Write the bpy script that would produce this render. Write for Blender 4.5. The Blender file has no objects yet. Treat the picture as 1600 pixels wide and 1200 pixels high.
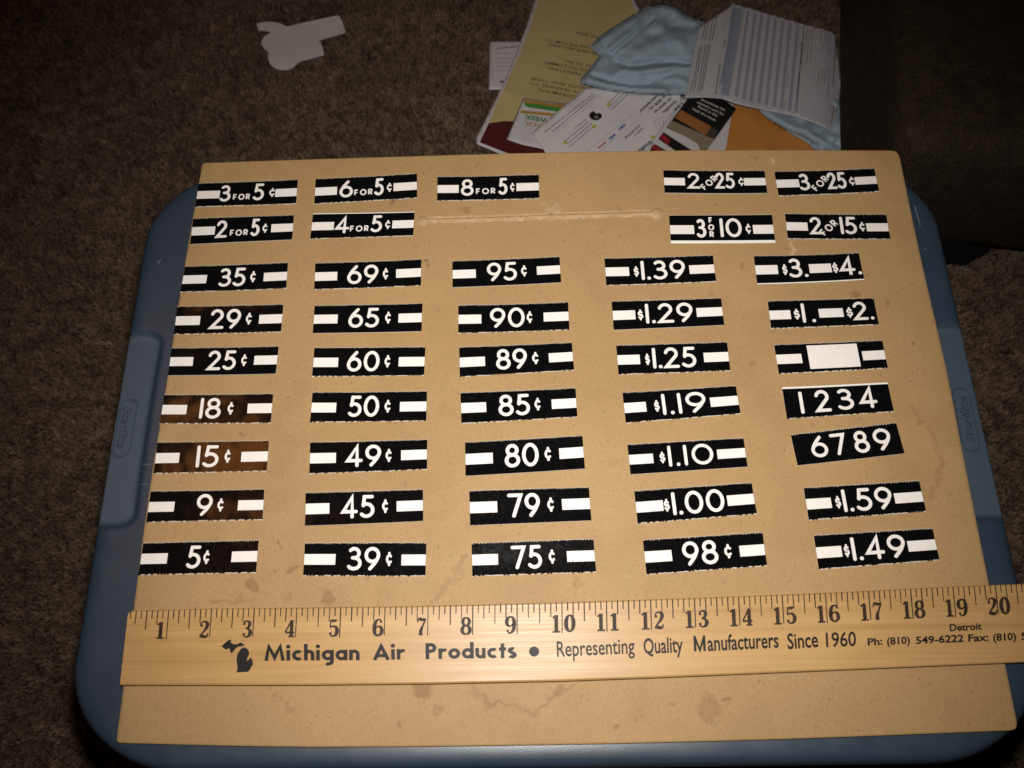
import bpy, bmesh, math, random
import numpy as np
from mathutils import Vector, Euler
from mathutils.geometry import delaunay_2d_cdt

random.seed(7); RNG = np.random.default_rng(7)
SC = bpy.context.scene
COL = SC.collection
FLOOR = -0.33

# ------------------------------------------------------------------ camera
CAM_LOC = Vector((0.22458881, 0.02410334, 0.49437872))
CAM_ROT = Euler((0.35816131, 0.00765361, -0.01184988), 'XYZ')
FPX = 1280.0
cam = bpy.data.cameras.new('camera'); cam_o = bpy.data.objects.new('camera', cam); COL.objects.link(cam_o)
cam_o.location = CAM_LOC; cam_o.rotation_euler = CAM_ROT
cam.sensor_width = 36; cam.lens = FPX / 1600 * 36; cam.clip_start = .01; cam.clip_end = 50
cam.dof.use_dof = True; cam.dof.focus_distance = .56; cam.dof.aperture_fstop = 13
SC.camera = cam_o

# ------------------------------------------------------------------ light
w = bpy.data.worlds.new('World'); SC.world = w; w.use_nodes = True
w.node_tree.nodes['Background'].inputs[0].default_value = (1.0, .80, .62, 1)
w.node_tree.nodes['Background'].inputs[1].default_value = .010
fl = bpy.data.lights.new('camera_flash', 'SPOT'); fo = bpy.data.objects.new('camera_flash', fl); COL.objects.link(fo)
fo.location = (.230, .072, .500)
fl.energy = 17.2; fl.color = (1.0, .955, .90); fl.shadow_soft_size = .011
fl.spot_size = math.radians(95); fl.spot_blend = 1.0
fo.rotation_euler = (Vector((.236, .195, 0)) - Vector(fo.location)).to_track_quat('-Z', 'Y').to_euler()
# unseen warm area light, added to put brown reflections on the first-column tags
rl = bpy.data.lights.new('reflection_light', 'AREA'); ro = bpy.data.objects.new('reflection_light', rl); COL.objects.link(ro)
rl.shape = 'ELLIPSE'; rl.size = .19; rl.size_y = .32; rl.energy = .78; rl.color = (1.0, .33, .07)
ro.location = (-.36, .505, 1.25)
ro.rotation_euler = (Vector((.04, .2, 0)) - Vector(ro.location)).to_track_quat('-Z', 'Y').to_euler()
SC.view_settings.view_transform = 'Standard'; SC.view_settings.look = 'None'
SC.view_settings.exposure = 0; SC.view_settings.gamma = 1

# ------------------------------------------------------------------ helpers
RM = np.array(CAM_ROT.to_matrix()); CL = np.array(CAM_LOC)
def at(x, y, z=0.0):
    """world points at height z (survey of the photograph), arrays allowed"""
    x, y, z = np.broadcast_arrays(np.asarray(x, float), np.asarray(y, float), np.asarray(z, float))
    d = np.stack([(x - 800) / FPX, (600 - y) / FPX, -np.ones_like(x)], -1) @ RM.T
    t = (z - CL[2]) / d[..., 2]
    return CL + d * t[..., None]

def vnoise(x, y, seed=0):
    x = np.asarray(x, float); y = np.asarray(y, float)
    xi = np.floor(x).astype(np.int64); yi = np.floor(y).astype(np.int64)
    fx = x - xi; fy = y - yi; fx = fx*fx*(3-2*fx); fy = fy*fy*(3-2*fy)
    def h(a, b):
        n = (a * 374761393 + b * 668265263 + seed * 974711) & 0x7fffffff
        n = ((n ^ (n >> 13)) * 1274126177) & 0x7fffffff
        return ((n ^ (n >> 16)) & 0xffff) / 65535.0
    return (h(xi, yi)*(1-fx) + h(xi+1, yi)*fx)*(1-fy) + (h(xi, yi+1)*(1-fx) + h(xi+1, yi+1)*fx)*fy

def mk(name, verts, faces, mat, parent=None, smooth=False, mats=None, midx=None):
    me = bpy.data.meshes.new(name)
    V = np.asarray(verts, float).reshape(-1, 3)
    off = np.array(parent.location) if parent is not None else np.zeros(3)
    g = parent.parent if parent is not None else None
    while g is not None:
        off = off + np.array(g.location); g = g.parent
    me.from_pydata((V - off).tolist(), [], [tuple(int(i) for i in f) for f in faces])
    me.materials.append(mat)
    for m in (mats or []): me.materials.append(m)
    if midx is not None: me.polygons.foreach_set('material_index', midx)
    me.polygons.foreach_set('use_smooth', [smooth] * len(me.polygons))
    me.update()
    o = bpy.data.objects.new(name, me); COL.objects.link(o)
    if parent is not None: o.parent = parent
    return o

def recentre(o):
    """move a top-level mesh's origin to its base centre"""
    me = o.data; n = len(me.vertices); co = np.empty(n*3); me.vertices.foreach_get('co', co); co = co.reshape(-1, 3)
    c = (co.min(0) + co.max(0)) / 2; c[2] = co[:, 2].min()
    me.vertices.foreach_set('co', (co - c).ravel()); o.location = c; me.update()
    return o

def grid_faces(nu, nv, base=0):
    i, j = np.meshgrid(np.arange(nu-1), np.arange(nv-1), indexing='ij')
    a = i*nv + j + base
    return np.stack([a, a+nv, a+nv+1, a+1], -1).reshape(-1, 4)

def tag(o, label=None, cat=None, group=None, kind=None):
    if label: o['label'] = label
    if cat: o['category'] = cat
    if group: o['group'] = group
    if kind: o['kind'] = kind
    return o

def empty(name, loc):
    o = bpy.data.objects.new(name, None); COL.objects.link(o); o.location = loc; o.empty_display_size = .02
    return o

# ------------------------------------------------------------------ materials
class NT:
    def __init__(s, name):
        s.m = bpy.data.materials.new(name); s.m.use_nodes = True; s.t = s.m.node_tree
        s.b = s.t.nodes['Principled BSDF']
    def n(s, typ, **kw):
        nd = s.t.nodes.new(typ)
        for k, v in kw.items():
            if k in nd.bl_rna.properties: setattr(nd, k, v)
            else: nd.inputs[k.replace('_', ' ')].default_value = v
        return nd
    def l(s, a, b): s.t.links.new(a, b)
    def coord(s, sc=(1, 1, 1), rot=(0, 0, 0)):
        c = s.n('ShaderNodeTexCoord'); m = s.n('ShaderNodeMapping')
        m.inputs['Scale'].default_value = sc; m.inputs['Rotation'].default_value = rot
        s.l(c.outputs['Object'], m.inputs['Vector']); return m.outputs[0]
    def noise(s, vec, scale, detail=4, rough=.55):
        n = s.n('ShaderNodeTexNoise'); n.inputs['Scale'].default_value = scale
        n.inputs['Detail'].default_value = detail; n.inputs['Roughness'].default_value = rough
        s.l(vec, n.inputs['Vector']); return n.outputs['Fac']
    def ramp(s, fac, stops):
        r = s.n('ShaderNodeValToRGB'); e = r.color_ramp.elements
        while len(e) < len(stops): e.new(.5)
        for i, (p, c) in enumerate(stops):
            e[i].position = p; e[i].color = (*c, 1) if len(c) == 3 else c
        s.l(fac, r.inputs[0]); return r.outputs[0]
    def mix(s, fac, a, b, mode='MIX'):
        n = s.n('ShaderNodeMix', data_type='RGBA', blend_type=mode)
        for sock, v in ((n.inputs[0], fac), (n.inputs[6], a), (n.inputs[7], b)):
            if isinstance(v, (int, float)): sock.default_value = v
            elif isinstance(v, tuple): sock.default_value = (*v, 1)
            else: s.l(v, sock)
        return n.outputs[2]
    def bump(s, h, strength, dist):
        b = s.n('ShaderNodeBump'); b.inputs['Strength'].default_value = strength; b.inputs['Distance'].default_value = dist
        s.l(h, b.inputs['Height']); s.l(b.outputs[0], s.b.inputs['Normal'])
    def set(s, color=None, rough=None, spec=None):
        if color is not None:
            if isinstance(color, tuple): s.b.inputs['Base Color'].default_value = (*color, 1)
            else: s.l(color, s.b.inputs['Base Color'])
        if rough is not None:
            if isinstance(rough, (int, float)): s.b.inputs['Roughness'].default_value = rough
            else: s.l(rough, s.b.inputs['Roughness'])
        if spec is not None: s.b.inputs['Specular IOR Level'].default_value = spec
        return s.m

def plain(name, c, rough=.6, spec=.4, var=.06, scale=120, bump=0):
    t = NT(name); v = t.coord()
    f = t.noise(v, scale, 3)
    lo = tuple(x*(1-var) for x in c); hi = tuple(min(1, x*(1+var)) for x in c)
    if bump: t.bump(t.noise(v, scale*4, 3), .3, bump)
    return t.set(t.ramp(f, [(.3, lo), (.7, hi)]), rough, spec)

def attr(t, name):
    a = t.n('ShaderNodeAttribute'); a.attribute_name = name; return a.outputs['Fac']

# fibreboard
t = NT('tan_fibreboard'); v = t.coord()
big = t.noise(v, 9, 3); fine = t.noise(v, 700, 3, .7); fib = t.noise(t.coord((1, .35, 1), (0, 0, .5)), 900, 2)
base = t.ramp(big, [(.3, (.328, .206, .089)), (.7, (.372, .237, .103))])
base = t.mix(.8, base, t.ramp(fine, [(.3, (.89, .88, .87)), (.7, (1.08, 1.08, 1.07))]), 'MULTIPLY')
base = t.mix(.6, base, t.ramp(fib, [(.32, (.90, .89, .88)), (.6, (1.04, 1.04, 1.04))]), 'MULTIPLY')
vo = t.n('ShaderNodeTexVoronoi'); vo.inputs['Scale'].default_value = 130; t.l(v, vo.inputs['Vector'])
base = t.mix(t.ramp(vo.outputs['Distance'], [(.05, (.5, .5, .5)), (.11, (0, 0, 0))]), base, (.20, .115, .05))
base = t.mix(attr(t, 'stain'), base, (.165, .078, .026))
base = t.mix(attr(t, 'pale'), base, (.56, .42, .27))
base = t.mix(attr(t, 'smudge'), base, (.05, .042, .035))
t.bump(fine, .12, .0003)
M_BOARD = t.set(base, .62, .3)
M_BOARDEDGE = plain('board_cut_edge', (.20, .085, .055), .8, .2, .2, 400)

# tag ink and paper
def ink():
    t = NT('glossy_black_ink'); v = t.coord()
    f = t.noise(v, 420, 4, .7); wv = t.noise(t.coord((1, .7, 1)), 38, 2)
    add = t.n('ShaderNodeMath', operation='MULTIPLY_ADD'); t.l(f, add.inputs[0]); add.inputs[1].default_value = .004; t.l(wv, add.inputs[2])
    t.bump(add.outputs[0], .30, .0020)
    return t.set(t.ramp(f, [(.35, (.0022, .0022, .0025)), (.75, (.0042, .004, .004))]), t.ramp(f, [(.3, (.10,)*3), (.7, (.17,)*3)]), .28)
M_INK = ink()
M_WHITE = plain('white_print', (.74, .695, .655), .6, .25, .03, 200)
M_PAPER = plain('tag_paper', (.76, .73, .69), .8, .2, .05, 300)

# ruler
t = NT('varnished_basswood'); 
v1 = t.coord((3, 190, 60), (0, 0, -.016)); v2 = t.coord((10, 900, 200), (0, 0, -.016))
g1 = t.noise(v1, 1.0, 4, .6); g2 = t.noise(v2, 1.0, 3, .6); g3 = t.noise(t.coord((14, 40, 10)), 1.0, 3)
c = t.ramp(g1, [(.28, (.365, .211, .076)), (.5, (.425, .256, .100)), (.75, (.47, .292, .122))])
c = t.mix(.35, c, t.ramp(g2, [(.25, (.80, .75, .66)), (.6, (1.08, 1.08, 1.08))]), 'MULTIPLY')
c = t.mix(.35, c, t.ramp(g3, [(.3, (.76, .71, .63)), (.7, (1.1, 1.1, 1.1))]), 'MULTIPLY')
t.bump(g2, .25, .00025)
M_WOOD = t.set(c, t.ramp(g2, [(.3, (.35,)*3), (.7, (.48,)*3)]), .38)
M_RINK = plain('ruler_black_ink', (.012, .010, .009), .5, .2, .2, 300)
t = NT('worn_ruler_ink'); v = t.coord()
M_RINK2 = t.set(t.ramp(t.noise(v, 700, 3, .7), [(.35, (.014, .010, .008)), (.78, (.06, .034, .016))]), .55, .2)

# bin plastic
t = NT('slate_blue_plastic'); v = t.coord()
c = t.ramp(t.noise(v, 14, 3), [(.3, (.021, .036, .056)), (.7, (.025, .042, .064))])
scr = t.noise(t.coord((25, 900, 25), (0, 0, .7)), 1.0, 2, .6)
c = t.mix(t.ramp(scr, [(.70, (0, 0, 0)), (.80, (.25, .25, .25))]), c, (.07, .09, .12))
c = t.mix(attr(t, 'recess_mix'), c, (.032, .052, .076))  # handle recesses: lighter base colour and rougher surface
t.bump(t.noise(v, 1300, 3), .18, .0003)
M_BIN = t.set(c, t.mix(attr(t, 'recess_mix'), t.ramp(t.noise(v, 60, 4), [(.3, (.33,)*3), (.7, (.42,)*3)]), (.6, .6, .6)), .85)

# carpet
t = NT('brown_carpet_pile'); v = t.coord()
big = t.noise(v, 7, 3); med = t.noise(v, 55, 3); a = attr(t, 'tuft')
c = t.ramp(a, [(0, (.098, .066, .043)), (.5, (.195, .137, .093)), (1, (.32, .238, .17))])
c = t.mix(.75, c, t.ramp(med, [(.3, (.82, .81, .80)), (.7, (1.14, 1.14, 1.13))]), 'MULTIPLY')
c = t.mix(.6, c, t.ramp(big, [(.3, (.8, .8, .8)), (.7, (1.2, 1.18, 1.15))]), 'MULTIPLY')
M_CARPET = t.set(c, .95, .08)

# ottoman
t = NT('dark_brown_upholstery'); v = t.coord()
f = t.noise(v, 90, 4, .6); wv = t.noise(t.coord((1.4, 1, 1)), 330, 3, .6)
c = t.ramp(f, [(.3, (.022, .0145, .009)), (.7, (.046, .031, .020))])
c = t.mix(.7, c, t.ramp(wv, [(.35, (.5, .5, .5)), (.65, (1.45, 1.45, 1.45))]), 'MULTIPLY')
t.bump(wv, .7, .003)
M_OTTO = t.set(c, .8, .2)
M_FOOT = plain('black_foot', (.006, .006, .006), .6, .3)

def paper(name, c, bump=.002):
    t = NT(name); v = t.coord()
    t.bump(t.noise(v, 26, 3), .35, bump)
    lo = tuple(x*.94 for x in c)
    return t.set(t.ramp(t.noise(v, 60, 4), [(.3, lo), (.7, c)]), .65, .3)
M_TAN = paper('tan_parchment_paper', (.56, .455, .215), .004)
M_WP = paper('white_paper', (.76, .73, .74))
M_WP2 = paper('greyish_white_paper', (.66, .635, .655))
M_FORM = paper('form_paper', (.54, .535, .575))
M_SLIP = paper('slip_paper', (.64, .605, .63))
M_OR = paper('orange_envelope_paper', (.56, .23, .045), .003)
M_RED = paper('maroon_print', (.085, .012, .010))
M_GREEN = paper('green_print', (.07, .25, .04))
M_GOLD = paper('gold_print', (.48, .27, .05))
M_BLUEP = paper('blue_form_tint', (.31, .345, .43))
M_BLACKP = paper('black_card', (.010, .010, .009))
M_TXT = plain('dark_print', (.045, .042, .042), .7, .2)
M_TXTG = plain('grey_print', (.20, .195, .20), .7, .2)
M_TXTW = plain('pale_print', (.62, .62, .58), .7, .2)
M_BRN = paper('brown_print', (.36, .145, .045)); M_KHA = paper('khaki_print', (.27, .23, .15)); M_DKB = paper('dark_umber_print', (.07, .05, .035))
M_CRIM = paper('crimson_print', (.33, .02, .035)); M_BLUT = plain('blue_print', (.10, .16, .38)); M_YEL = plain('yellow_print', (.55, .47, .05)); M_REDT = plain('red_print', (.45, .05, .05))
t = NT('pale_blue_cotton'); v = t.coord()
kn = t.noise(v, 1500, 2)
c = t.mix(.5, t.ramp(t.noise(v, 40, 4), [(.3, (.335, .435, .52)), (.7, (.40, .51, .59))]), t.ramp(kn, [(.3, (.85,)*3), (.7, (1.1,)*3)]), 'MULTIPLY')
t.bump(kn, .25, .0003)
M_CLOTH = t.set(c, .95, .1)
M_FOAM = plain('white_card_cutout', (.70, .655, .655), .8, .2, .04, 80)

# ------------------------------------------------------------------ strokes
def catmull(P, n=8):
    P = [np.array(p, float) for p in P]; Q = [2*P[0]-P[1]] + P + [2*P[-1]-P[-2]]; out = []
    for i in range(1, len(Q)-2):
        for k in range(n):
            s = k/n; a, b, c, d = Q[i-1], Q[i], Q[i+1], Q[i+2]
            out.append(.5*((2*b) + (c-a)*s + (2*a-5*b+4*c-d)*s*s + (3*b-a-3*c+d)*s**3))
    out.append(P[-1]); return np.array(out)
def arc(cx, cy, rx, ry, a0, a1, n=22):
    a = np.radians(np.linspace(a0, a1, n)); return np.c_[cx+rx*np.cos(a), cy+ry*np.sin(a)]
def cat(*ps): return np.concatenate([np.atleast_2d(np.array(p, float)) for p in ps])

def ribbon(P, hw, closed=False, caps=False):
    """2D ribbon -> (verts, faces). hw scalar or per point"""
    P = np.asarray(P, float)[:, :2]
    keep = np.r_[True, np.linalg.norm(np.diff(P, axis=0), axis=1) > 1e-6]
    hw = np.broadcast_to(np.asarray(hw, float), (len(P),))[keep]; P = P[keep]
    if closed and np.linalg.norm(P[0]-P[-1]) < 1e-6: P = P[:-1]; hw = hw[:-1]
    n = len(P)
    if closed: d0 = P - np.roll(P, 1, 0); d1 = np.roll(P, -1, 0) - P
    else:
        d = np.diff(P, axis=0); d0 = np.r_[d[:1], d]; d1 = np.r_[d, d[-1:]]
    d0 = d0/np.linalg.norm(d0, axis=1)[:, None]; d1 = d1/np.linalg.norm(d1, axis=1)[:, None]
    n0 = np.c_[-d0[:, 1], d0[:, 0]]; n1 = np.c_[-d1[:, 1], d1[:, 0]]
    m = n0+n1; ml = np.linalg.norm(m, axis=1); m = m/np.maximum(ml, 1e-6)[:, None]
    k = 1/np.maximum((m*n0).sum(1), .42)
    L = P + m*(hw*k)[:, None]; Rr = P - m*(hw*k)[:, None]
    V = np.r_[L, Rr]; F = [(i, i+n, i+1+n, i+1) for i in range(n-1)]
    if closed: F.append((n-1, 2*n-1, n, 0))
    elif caps:
        for (p, dr, a, b, h) in ((P[0], -d1[0], 0, n, hw[0]), (P[-1], d0[-1], 2*n-1, n-1, hw[-1])):
            nn = np.array([-dr[1], dr[0]]); st = len(V); ang = np.linspace(-np.pi/2, np.pi/2, 9)[1:-1]
            pts = p + h*(np.cos(ang)[:, None]*dr + np.sin(ang)[:, None]*nn)
            V = np.r_[V, pts]
            # order runs from -nn side to +nn side
            e0, e1 = V[a], V[b]
            first, last = (a, b) if np.dot(e0-p, -nn) > 0 else (b, a)
            F.append((first, *range(st, st+len(pts)), last))
    return V, F
def disc(cx, cy, r, n=14, ry=None):
    p = arc(cx, cy, r, ry or r, 0, 360, n+1)[:-1]; return p, [tuple(range(n))]

# sans numerals: each glyph = (width, strokes in a unit box of centrelines)
def G(w, *s): return (w, s)
six = cat(arc(.5, .31, .5, .31, 150, -210, 34))
GL = {
 '0': G(.64, ('c', arc(.5, .5, .5, .5, 0, 360, 40))),
 '1': G(.0, ('o', cat((.5, 0), (.5, 1)))),
 '2': G(.56, ('o', cat(arc(.47, .73, .45, .27, 165, -28, 22), (.0, 0), (1, 0)))),
 '3': G(.54, ('o', cat(arc(.46, .77, .42, .23, 140, -80, 20))), ('o', cat((.34, .545), arc(.46, .27, .54, .27, 82, -142, 24)))),
 '4': G(.62, ('o', cat((.70, 0), (.70, 1), (0, .26), (1, .26)))),
 '5': G(.54, ('o', cat((.92, 1), (.24, 1), (.14, .55))), ('o', arc(.42, .315, .56, .315, 122, -140, 26))),
 '6': G(.58, ('c', arc(.5, .32, .5, .32, 0, 360, 34)), ('o', catmull([(.66, 1), (.28, .72), (.06, .47), (.0, .31)]))),
 '7': G(.58, ('o', cat((0, 1), (1, 1), (.36, 0)))),
 '8': G(.58, ('c', arc(.5, .77, .40, .23, 0, 360, 30)), ('c', arc(.5, .27, .5, .27, 0, 360, 34))),
 '9': G(.58, ('c', arc(.5, .68, .5, .32, 0, 360, 34)), ('o', catmull([(.34, 0), (.72, .28), (.94, .53), (1, .69)]))),
 '.': G(.0, ('d', (.5, .02))),
 '¢': G(.44, ('o', arc(.52, .5, .50, .30, 48, 312, 24)), ('o', cat((.52, .78), (.52, 1))), ('o', cat((.52, .22), (.52, 0)))),
 '$': G(.42, ('o', cat(arc(.5, .64, .46, .19, 35, 262, 18), arc(.5, .33, .5, .20, 82, -145, 18))), ('o', cat((.5, .8), (.5, 1.02))), ('o', cat((.5, .16), (.5, -.04)))),
 'F': G(.44, ('o', cat((0, 0), (0, 1), (1, 1))), ('o', cat((0, .5), (.85, .5)))),
 'O': G(.82, ('c', arc(.5, .5, .5, .5, 0, 360, 36))),
 'R': G(.48, ('o', cat((0, 0), (0, 1), (.5, 1), arc(.55, .74, .40, .26, 90, -90, 14), (.1, .48))), ('o', cat((.42, .48), (1, 0)))),
}
def lay(s, H, W, th, gap=.16, caps=True):
    """string -> list of 2D pieces fitted in a W x H box (same unit), stroke th"""
    nat = []; x = 0
    for ch in s:
        w_ = GL[ch][0]
        nat.append((ch, x, w_)); x += w_ + gap + th/H
    tot = x - gap - th/H                       # total of centreline extents
    k = (W - th) / max(tot, 1e-6) if tot > 1e-6 else 1
    out = []
    for ch, x0, w_ in nat:
        for st in GL[ch][1]:
            if st[0] == 'd':
                out.append(disc(th/2 + x0*k, th*.6 , th*.58)); continue
            P = np.array(st[1]); Q = np.c_[th/2 + (x0 + P[:, 0]*w_)*k, th/2 + P[:, 1]*(H-th)]
            if ch == '1' or w_ == 0: Q[:, 0] = th/2 + x0*k
            out.append(ribbon(Q, th/2, closed=st[0] == 'c', caps=caps and st[0] == 'o'))
    return out

def pieces_mesh(name, pieces, fn, mat, parent, dz=6e-6, extra_z=0):
    V, F = [], []; b = 0; z = 0
    for pv, pf in pieces:
        W3 = fn(pv[:, 0], pv[:, 1], extra_z + z)
        V.append(W3); F += [tuple(i+b for i in f) for f in pf]; b += len(pv); z += dz
    V = np.concatenate(V)
    o = mk(name, V, F, mat, parent)
    bm = bmesh.new(); bm.from_mesh(o.data)
    for f in bm.faces:
        f.normal_update()
        if f.normal.z < 0: f.normal_flip()
    bm.to_mesh(o.data); bm.free()
    return o

# built-in sans lettering -> 2D pieces in (0..w, cap height 1)
_tc = {}
def sans(s, bold=0.0, shear=0.0):
    k = (s, bold, shear)
    if k in _tc: return _tc[k]
    cu = bpy.data.curves.new('lettering', 'FONT'); cu.body = s; cu.size = 1; cu.offset = bold; cu.shear = shear; cu.resolution_u = 3
    ob = bpy.data.objects.new('lettering', cu); COL.objects.link(ob)
    dg = bpy.context.evaluated_depsgraph_get(); dg.update()
    me = bpy.data.meshes.new_from_object(ob.evaluated_get(dg))
    V = np.array([v.co[:2] for v in me.vertices]); F = [tuple(p.vertices) for p in me.polygons]
    bpy.data.objects.remove(ob); bpy.data.curves.remove(cu); bpy.data.meshes.remove(me)
    V = V / .727
    V[:, 0] -= V[:, 0].min(); _tc[k] = (V, F)
    return _tc[k]

def px_text(pieces, A, B, h, zf, width=None, up=None):
    """map pieces (x along, y up, cap=1) onto baseline A->B in survey units"""
    A = np.array(A, float); B = np.array(B, float)
    wmax = width or max(p[0][:, 0].max() for p in pieces)
    d = B - A; dn = d/np.linalg.norm(d)
    upv = np.array([dn[1], -dn[0]]) if up is None else np.array(up, float)/np.linalg.norm(up)
    def fn(x, y, z):
        px = A[0] + d[0]*x/wmax + upv[0]*y*h; py = A[1] + d[1]*x/wmax + upv[1]*y*h
        return at(px, py, zf(px, py) + z)
    return fn

# ------------------------------------------------------------------ generic curved sheet
def inside(poly, x, y):
    c = np.zeros(len(x), bool); n = len(poly)
    for i in range(n):
        x0, y0 = poly[i]; x1, y1 = poly[(i+1) % n]
        if y0 == y1: continue
        m = ((y0 > y) != (y1 > y)) & (x < (x1-x0)*(y-y0)/(y1-y0) + x0); c ^= m
    return c
def densify(poly, step):
    out = []
    for i in range(len(poly)):
        a = np.array(poly[i], float); b = np.array(poly[(i+1) % len(poly)], float)
        n = max(1, int(np.linalg.norm(b-a)/step))
        out += [a + (b-a)*k/n for k in range(n)]
    return np.array(out)
def segdist(px, py, line):
    d = np.full(np.shape(px), 1e9)
    for a, b in zip(line[:-1], line[1:]):
        ax, ay = a; bx, by = b; L2 = (bx-ax)**2 + (by-ay)**2 + 1e-12
        s = np.clip(((px-ax)*(bx-ax) + (py-ay)*(by-ay))/L2, 0, 1)
        d = np.minimum(d, np.hypot(px-ax-s*(bx-ax), py-ay-s*(by-ay)))
    return d
def sheet(name, poly, zf, mat, thick=.0004, step=6, parent=None, smooth=True):
    bd = densify(poly, step)
    x0, y0 = bd.min(0); x1, y1 = bd.max(0)
    gx, gy = np.meshgrid(np.arange(x0+step/2, x1, step), np.arange(y0+step/2, y1, step)); gx = gx.ravel(); gy = gy.ravel()
    ok = inside([tuple(p) for p in bd], gx, gy) & (segdist(gx, gy, [tuple(p) for p in bd] + [tuple(bd[0])]) > step*.45)
    P = [Vector(p) for p in bd] + [Vector(p) for p in zip(gx[ok], gy[ok])]
    n = len(bd)
    vv, ee, ff, *_ = delaunay_2d_cdt(P, [(i, (i+1) % n) for i in range(n)], [], 1, 1e-5)
    Q = np.array([tuple(p) for p in vv]); top = at(Q[:, 0], Q[:, 1], zf(Q[:, 0], Q[:, 1]))
    bot = top - np.array([0, 0, thick]); N = len(Q)
    F = []; edges = {}
    for f in ff:
        f = list(f); a, b, c = [Q[i] for i in f]
        if (b[0]-a[0])*(c[1]-a[1]) - (b[1]-a[1])*(c[0]-a[0]) > 0: f = f[::-1]
        F.append(tuple(f)); F.append(tuple(i+N for i in f[::-1]))
        for i in range(3):
            e = (f[i], f[(i+1) % 3]); edges[e] = 1
    for (a, b) in list(edges):
        if (b, a) not in edges: F.append((b, a, a+N, b+N))
    return mk(name, np.r_[top, bot], F, mat, parent, smooth)

def flat(z): return lambda x, y: np.full(np.shape(x), z)

# ================================================================== carpet (setting)
def build_carpet():
    xs = np.r_[np.linspace(-4, -.75, 14)[:-1], np.arange(-.75, 1.25, .01), np.linspace(1.25, 4, 14)]
    ys = np.r_[np.linspace(-4, -.35, 14)[:-1], np.arange(-.35, 1.35, .01), np.linspace(1.35, 4, 14)]
    X, Y = np.meshgrid(xs, ys, indexing='ij'); Z = np.full_like(X, FLOOR)
    gv = np.stack([X, Y, Z], -1).reshape(-1, 3); gf = grid_faces(len(xs), len(ys)); ng = len(gv)
    # yarn tips: bent two-segment blades
    N = 900000
    x = RNG.uniform(-.62, 1.02, N); y = RNG.uniform(-.16, 1.12, N)
    keep = ~((x > .03) & (x < .45) & (y > .04) & (y < .30)); x = x[keep]; y = y[keep]; N = len(x)
    la = 2*np.pi*vnoise(x*60, y*60, 3)*1.5 + RNG.normal(0, 1.6, N)
    lean = .0008 + .0030*RNG.random(N); h = .0062 + .0024*RNG.random(N) + .0018*vnoise(x*150, y*150, 9)
    wd = .0008 + .0009*RNG.random(N); oa = RNG.uniform(0, 2*np.pi, N)
    ox = np.cos(oa)*wd; oy = np.sin(oa)*wd; z0 = np.full(N, FLOOR)
    p = np.empty((N, 5, 3))
    p[:, 0] = np.c_[x-ox, y-oy, z0]; p[:, 1] = np.c_[x+ox, y+oy, z0]
    mx = x+np.cos(la)*lean*.35; my = y+np.sin(la)*lean*.35
    p[:, 2] = np.c_[mx+ox, my+oy, z0+h*.65]; p[:, 3] = np.c_[mx-ox, my-oy, z0+h*.65]
    p[:, 4] = np.c_[x+np.cos(la)*lean*1.3, y+np.sin(la)*lean*1.3, z0+h]
    b = ng + np.arange(N)*5
    V = np.r_[gv, p.reshape(-1, 3)]
    nv = len(V); nq = len(gf)+N; nt = N
    loops = np.concatenate([np.concatenate([gf, np.c_[b, b+1, b+2, b+3]]).ravel(), np.c_[b+3, b+2, b+4].ravel()])
    starts = np.r_[np.arange(nq)*4, nq*4 + np.arange(nt)*3]
    me = bpy.data.meshes.new('carpet'); me.vertices.add(nv); me.vertices.foreach_set('co', V.ravel())
    me.loops.add(len(loops)); me.loops.foreach_set('vertex_index', loops.astype(np.int32))
    me.polygons.add(nq+nt); me.polygons.foreach_set('loop_start', starts.astype(np.int32))
    me.update(calc_edges=True)
    tv = np.full(nv, .4)
    tone = np.clip(RNG.normal(.42, .11, N) + (vnoise(x*150, y*150, 5)-.5)*.50 + (vnoise(x*60, y*60, 6)-.5)*.2, 0, 1)
    tv[ng:] = np.repeat(tone, 5)
    a = me.attributes.new('tuft', 'FLOAT', 'POINT'); a.data.foreach_set('value', tv.astype(np.float32))
    me.materials.append(M_CARPET); me.validate()
    o = bpy.data.objects.new('carpet', me); COL.objects.link(o); o['kind'] = 'structure'
build_carpet()

# ================================================================== storage bin
X0, X1, Y0, Y1 = -.0306, .5219, -.0172, .3818
RX, RY = .070, .058
def sstep(a, b, x):
    s = np.clip((x-a)/(b-a), 0, 1); return s*s*(3-2*s)
def rrect(d, n=60, dx=0):
    """rounded outline inset by d"""
    rx, ry = max(RX-d, .012), max(RY-d, .012); x0, x1, y0, y1 = X0+d, X1-d, Y0+d, Y1-d
    out = []
    for cx, cy, a0 in ((x1-rx, y1-ry, 0), (x0+rx, y1-ry, 90), (x0+rx, y0+ry, 180), (x1-rx, y0+ry, 270)):
        a = np.radians(np.linspace(a0, a0+90, n)); ca = np.cos(a); sa = np.sin(a)
        e = .97
        out.append(np.c_[cx+rx*np.sign(ca)*np.abs(ca)**e, cy+ry*np.sign(sa)*np.abs(sa)**e])
    P = np.concatenate(out)
    bow = np.clip(1-((P[:, 1]-.182)/.19)**2, 0, 1)      # the long sides bulge a little
    P[:, 0] += np.where(P[:, 0] < (X0+X1)/2, -.009, .006)*bow*sstep(0, .1, np.abs(P[:, 0]-(X0+X1)/2))
    # even resampling
    Q = np.r_[P, P[:1]]; s = np.r_[0, np.cumsum(np.linalg.norm(np.diff(Q, axis=0), axis=1))]
    u = np.linspace(0, s[-1], 901)[:-1]
    return np.c_[np.interp(u, s, Q[:, 0]), np.interp(u, s, Q[:, 1])]
LIDZ = -.0038
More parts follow.
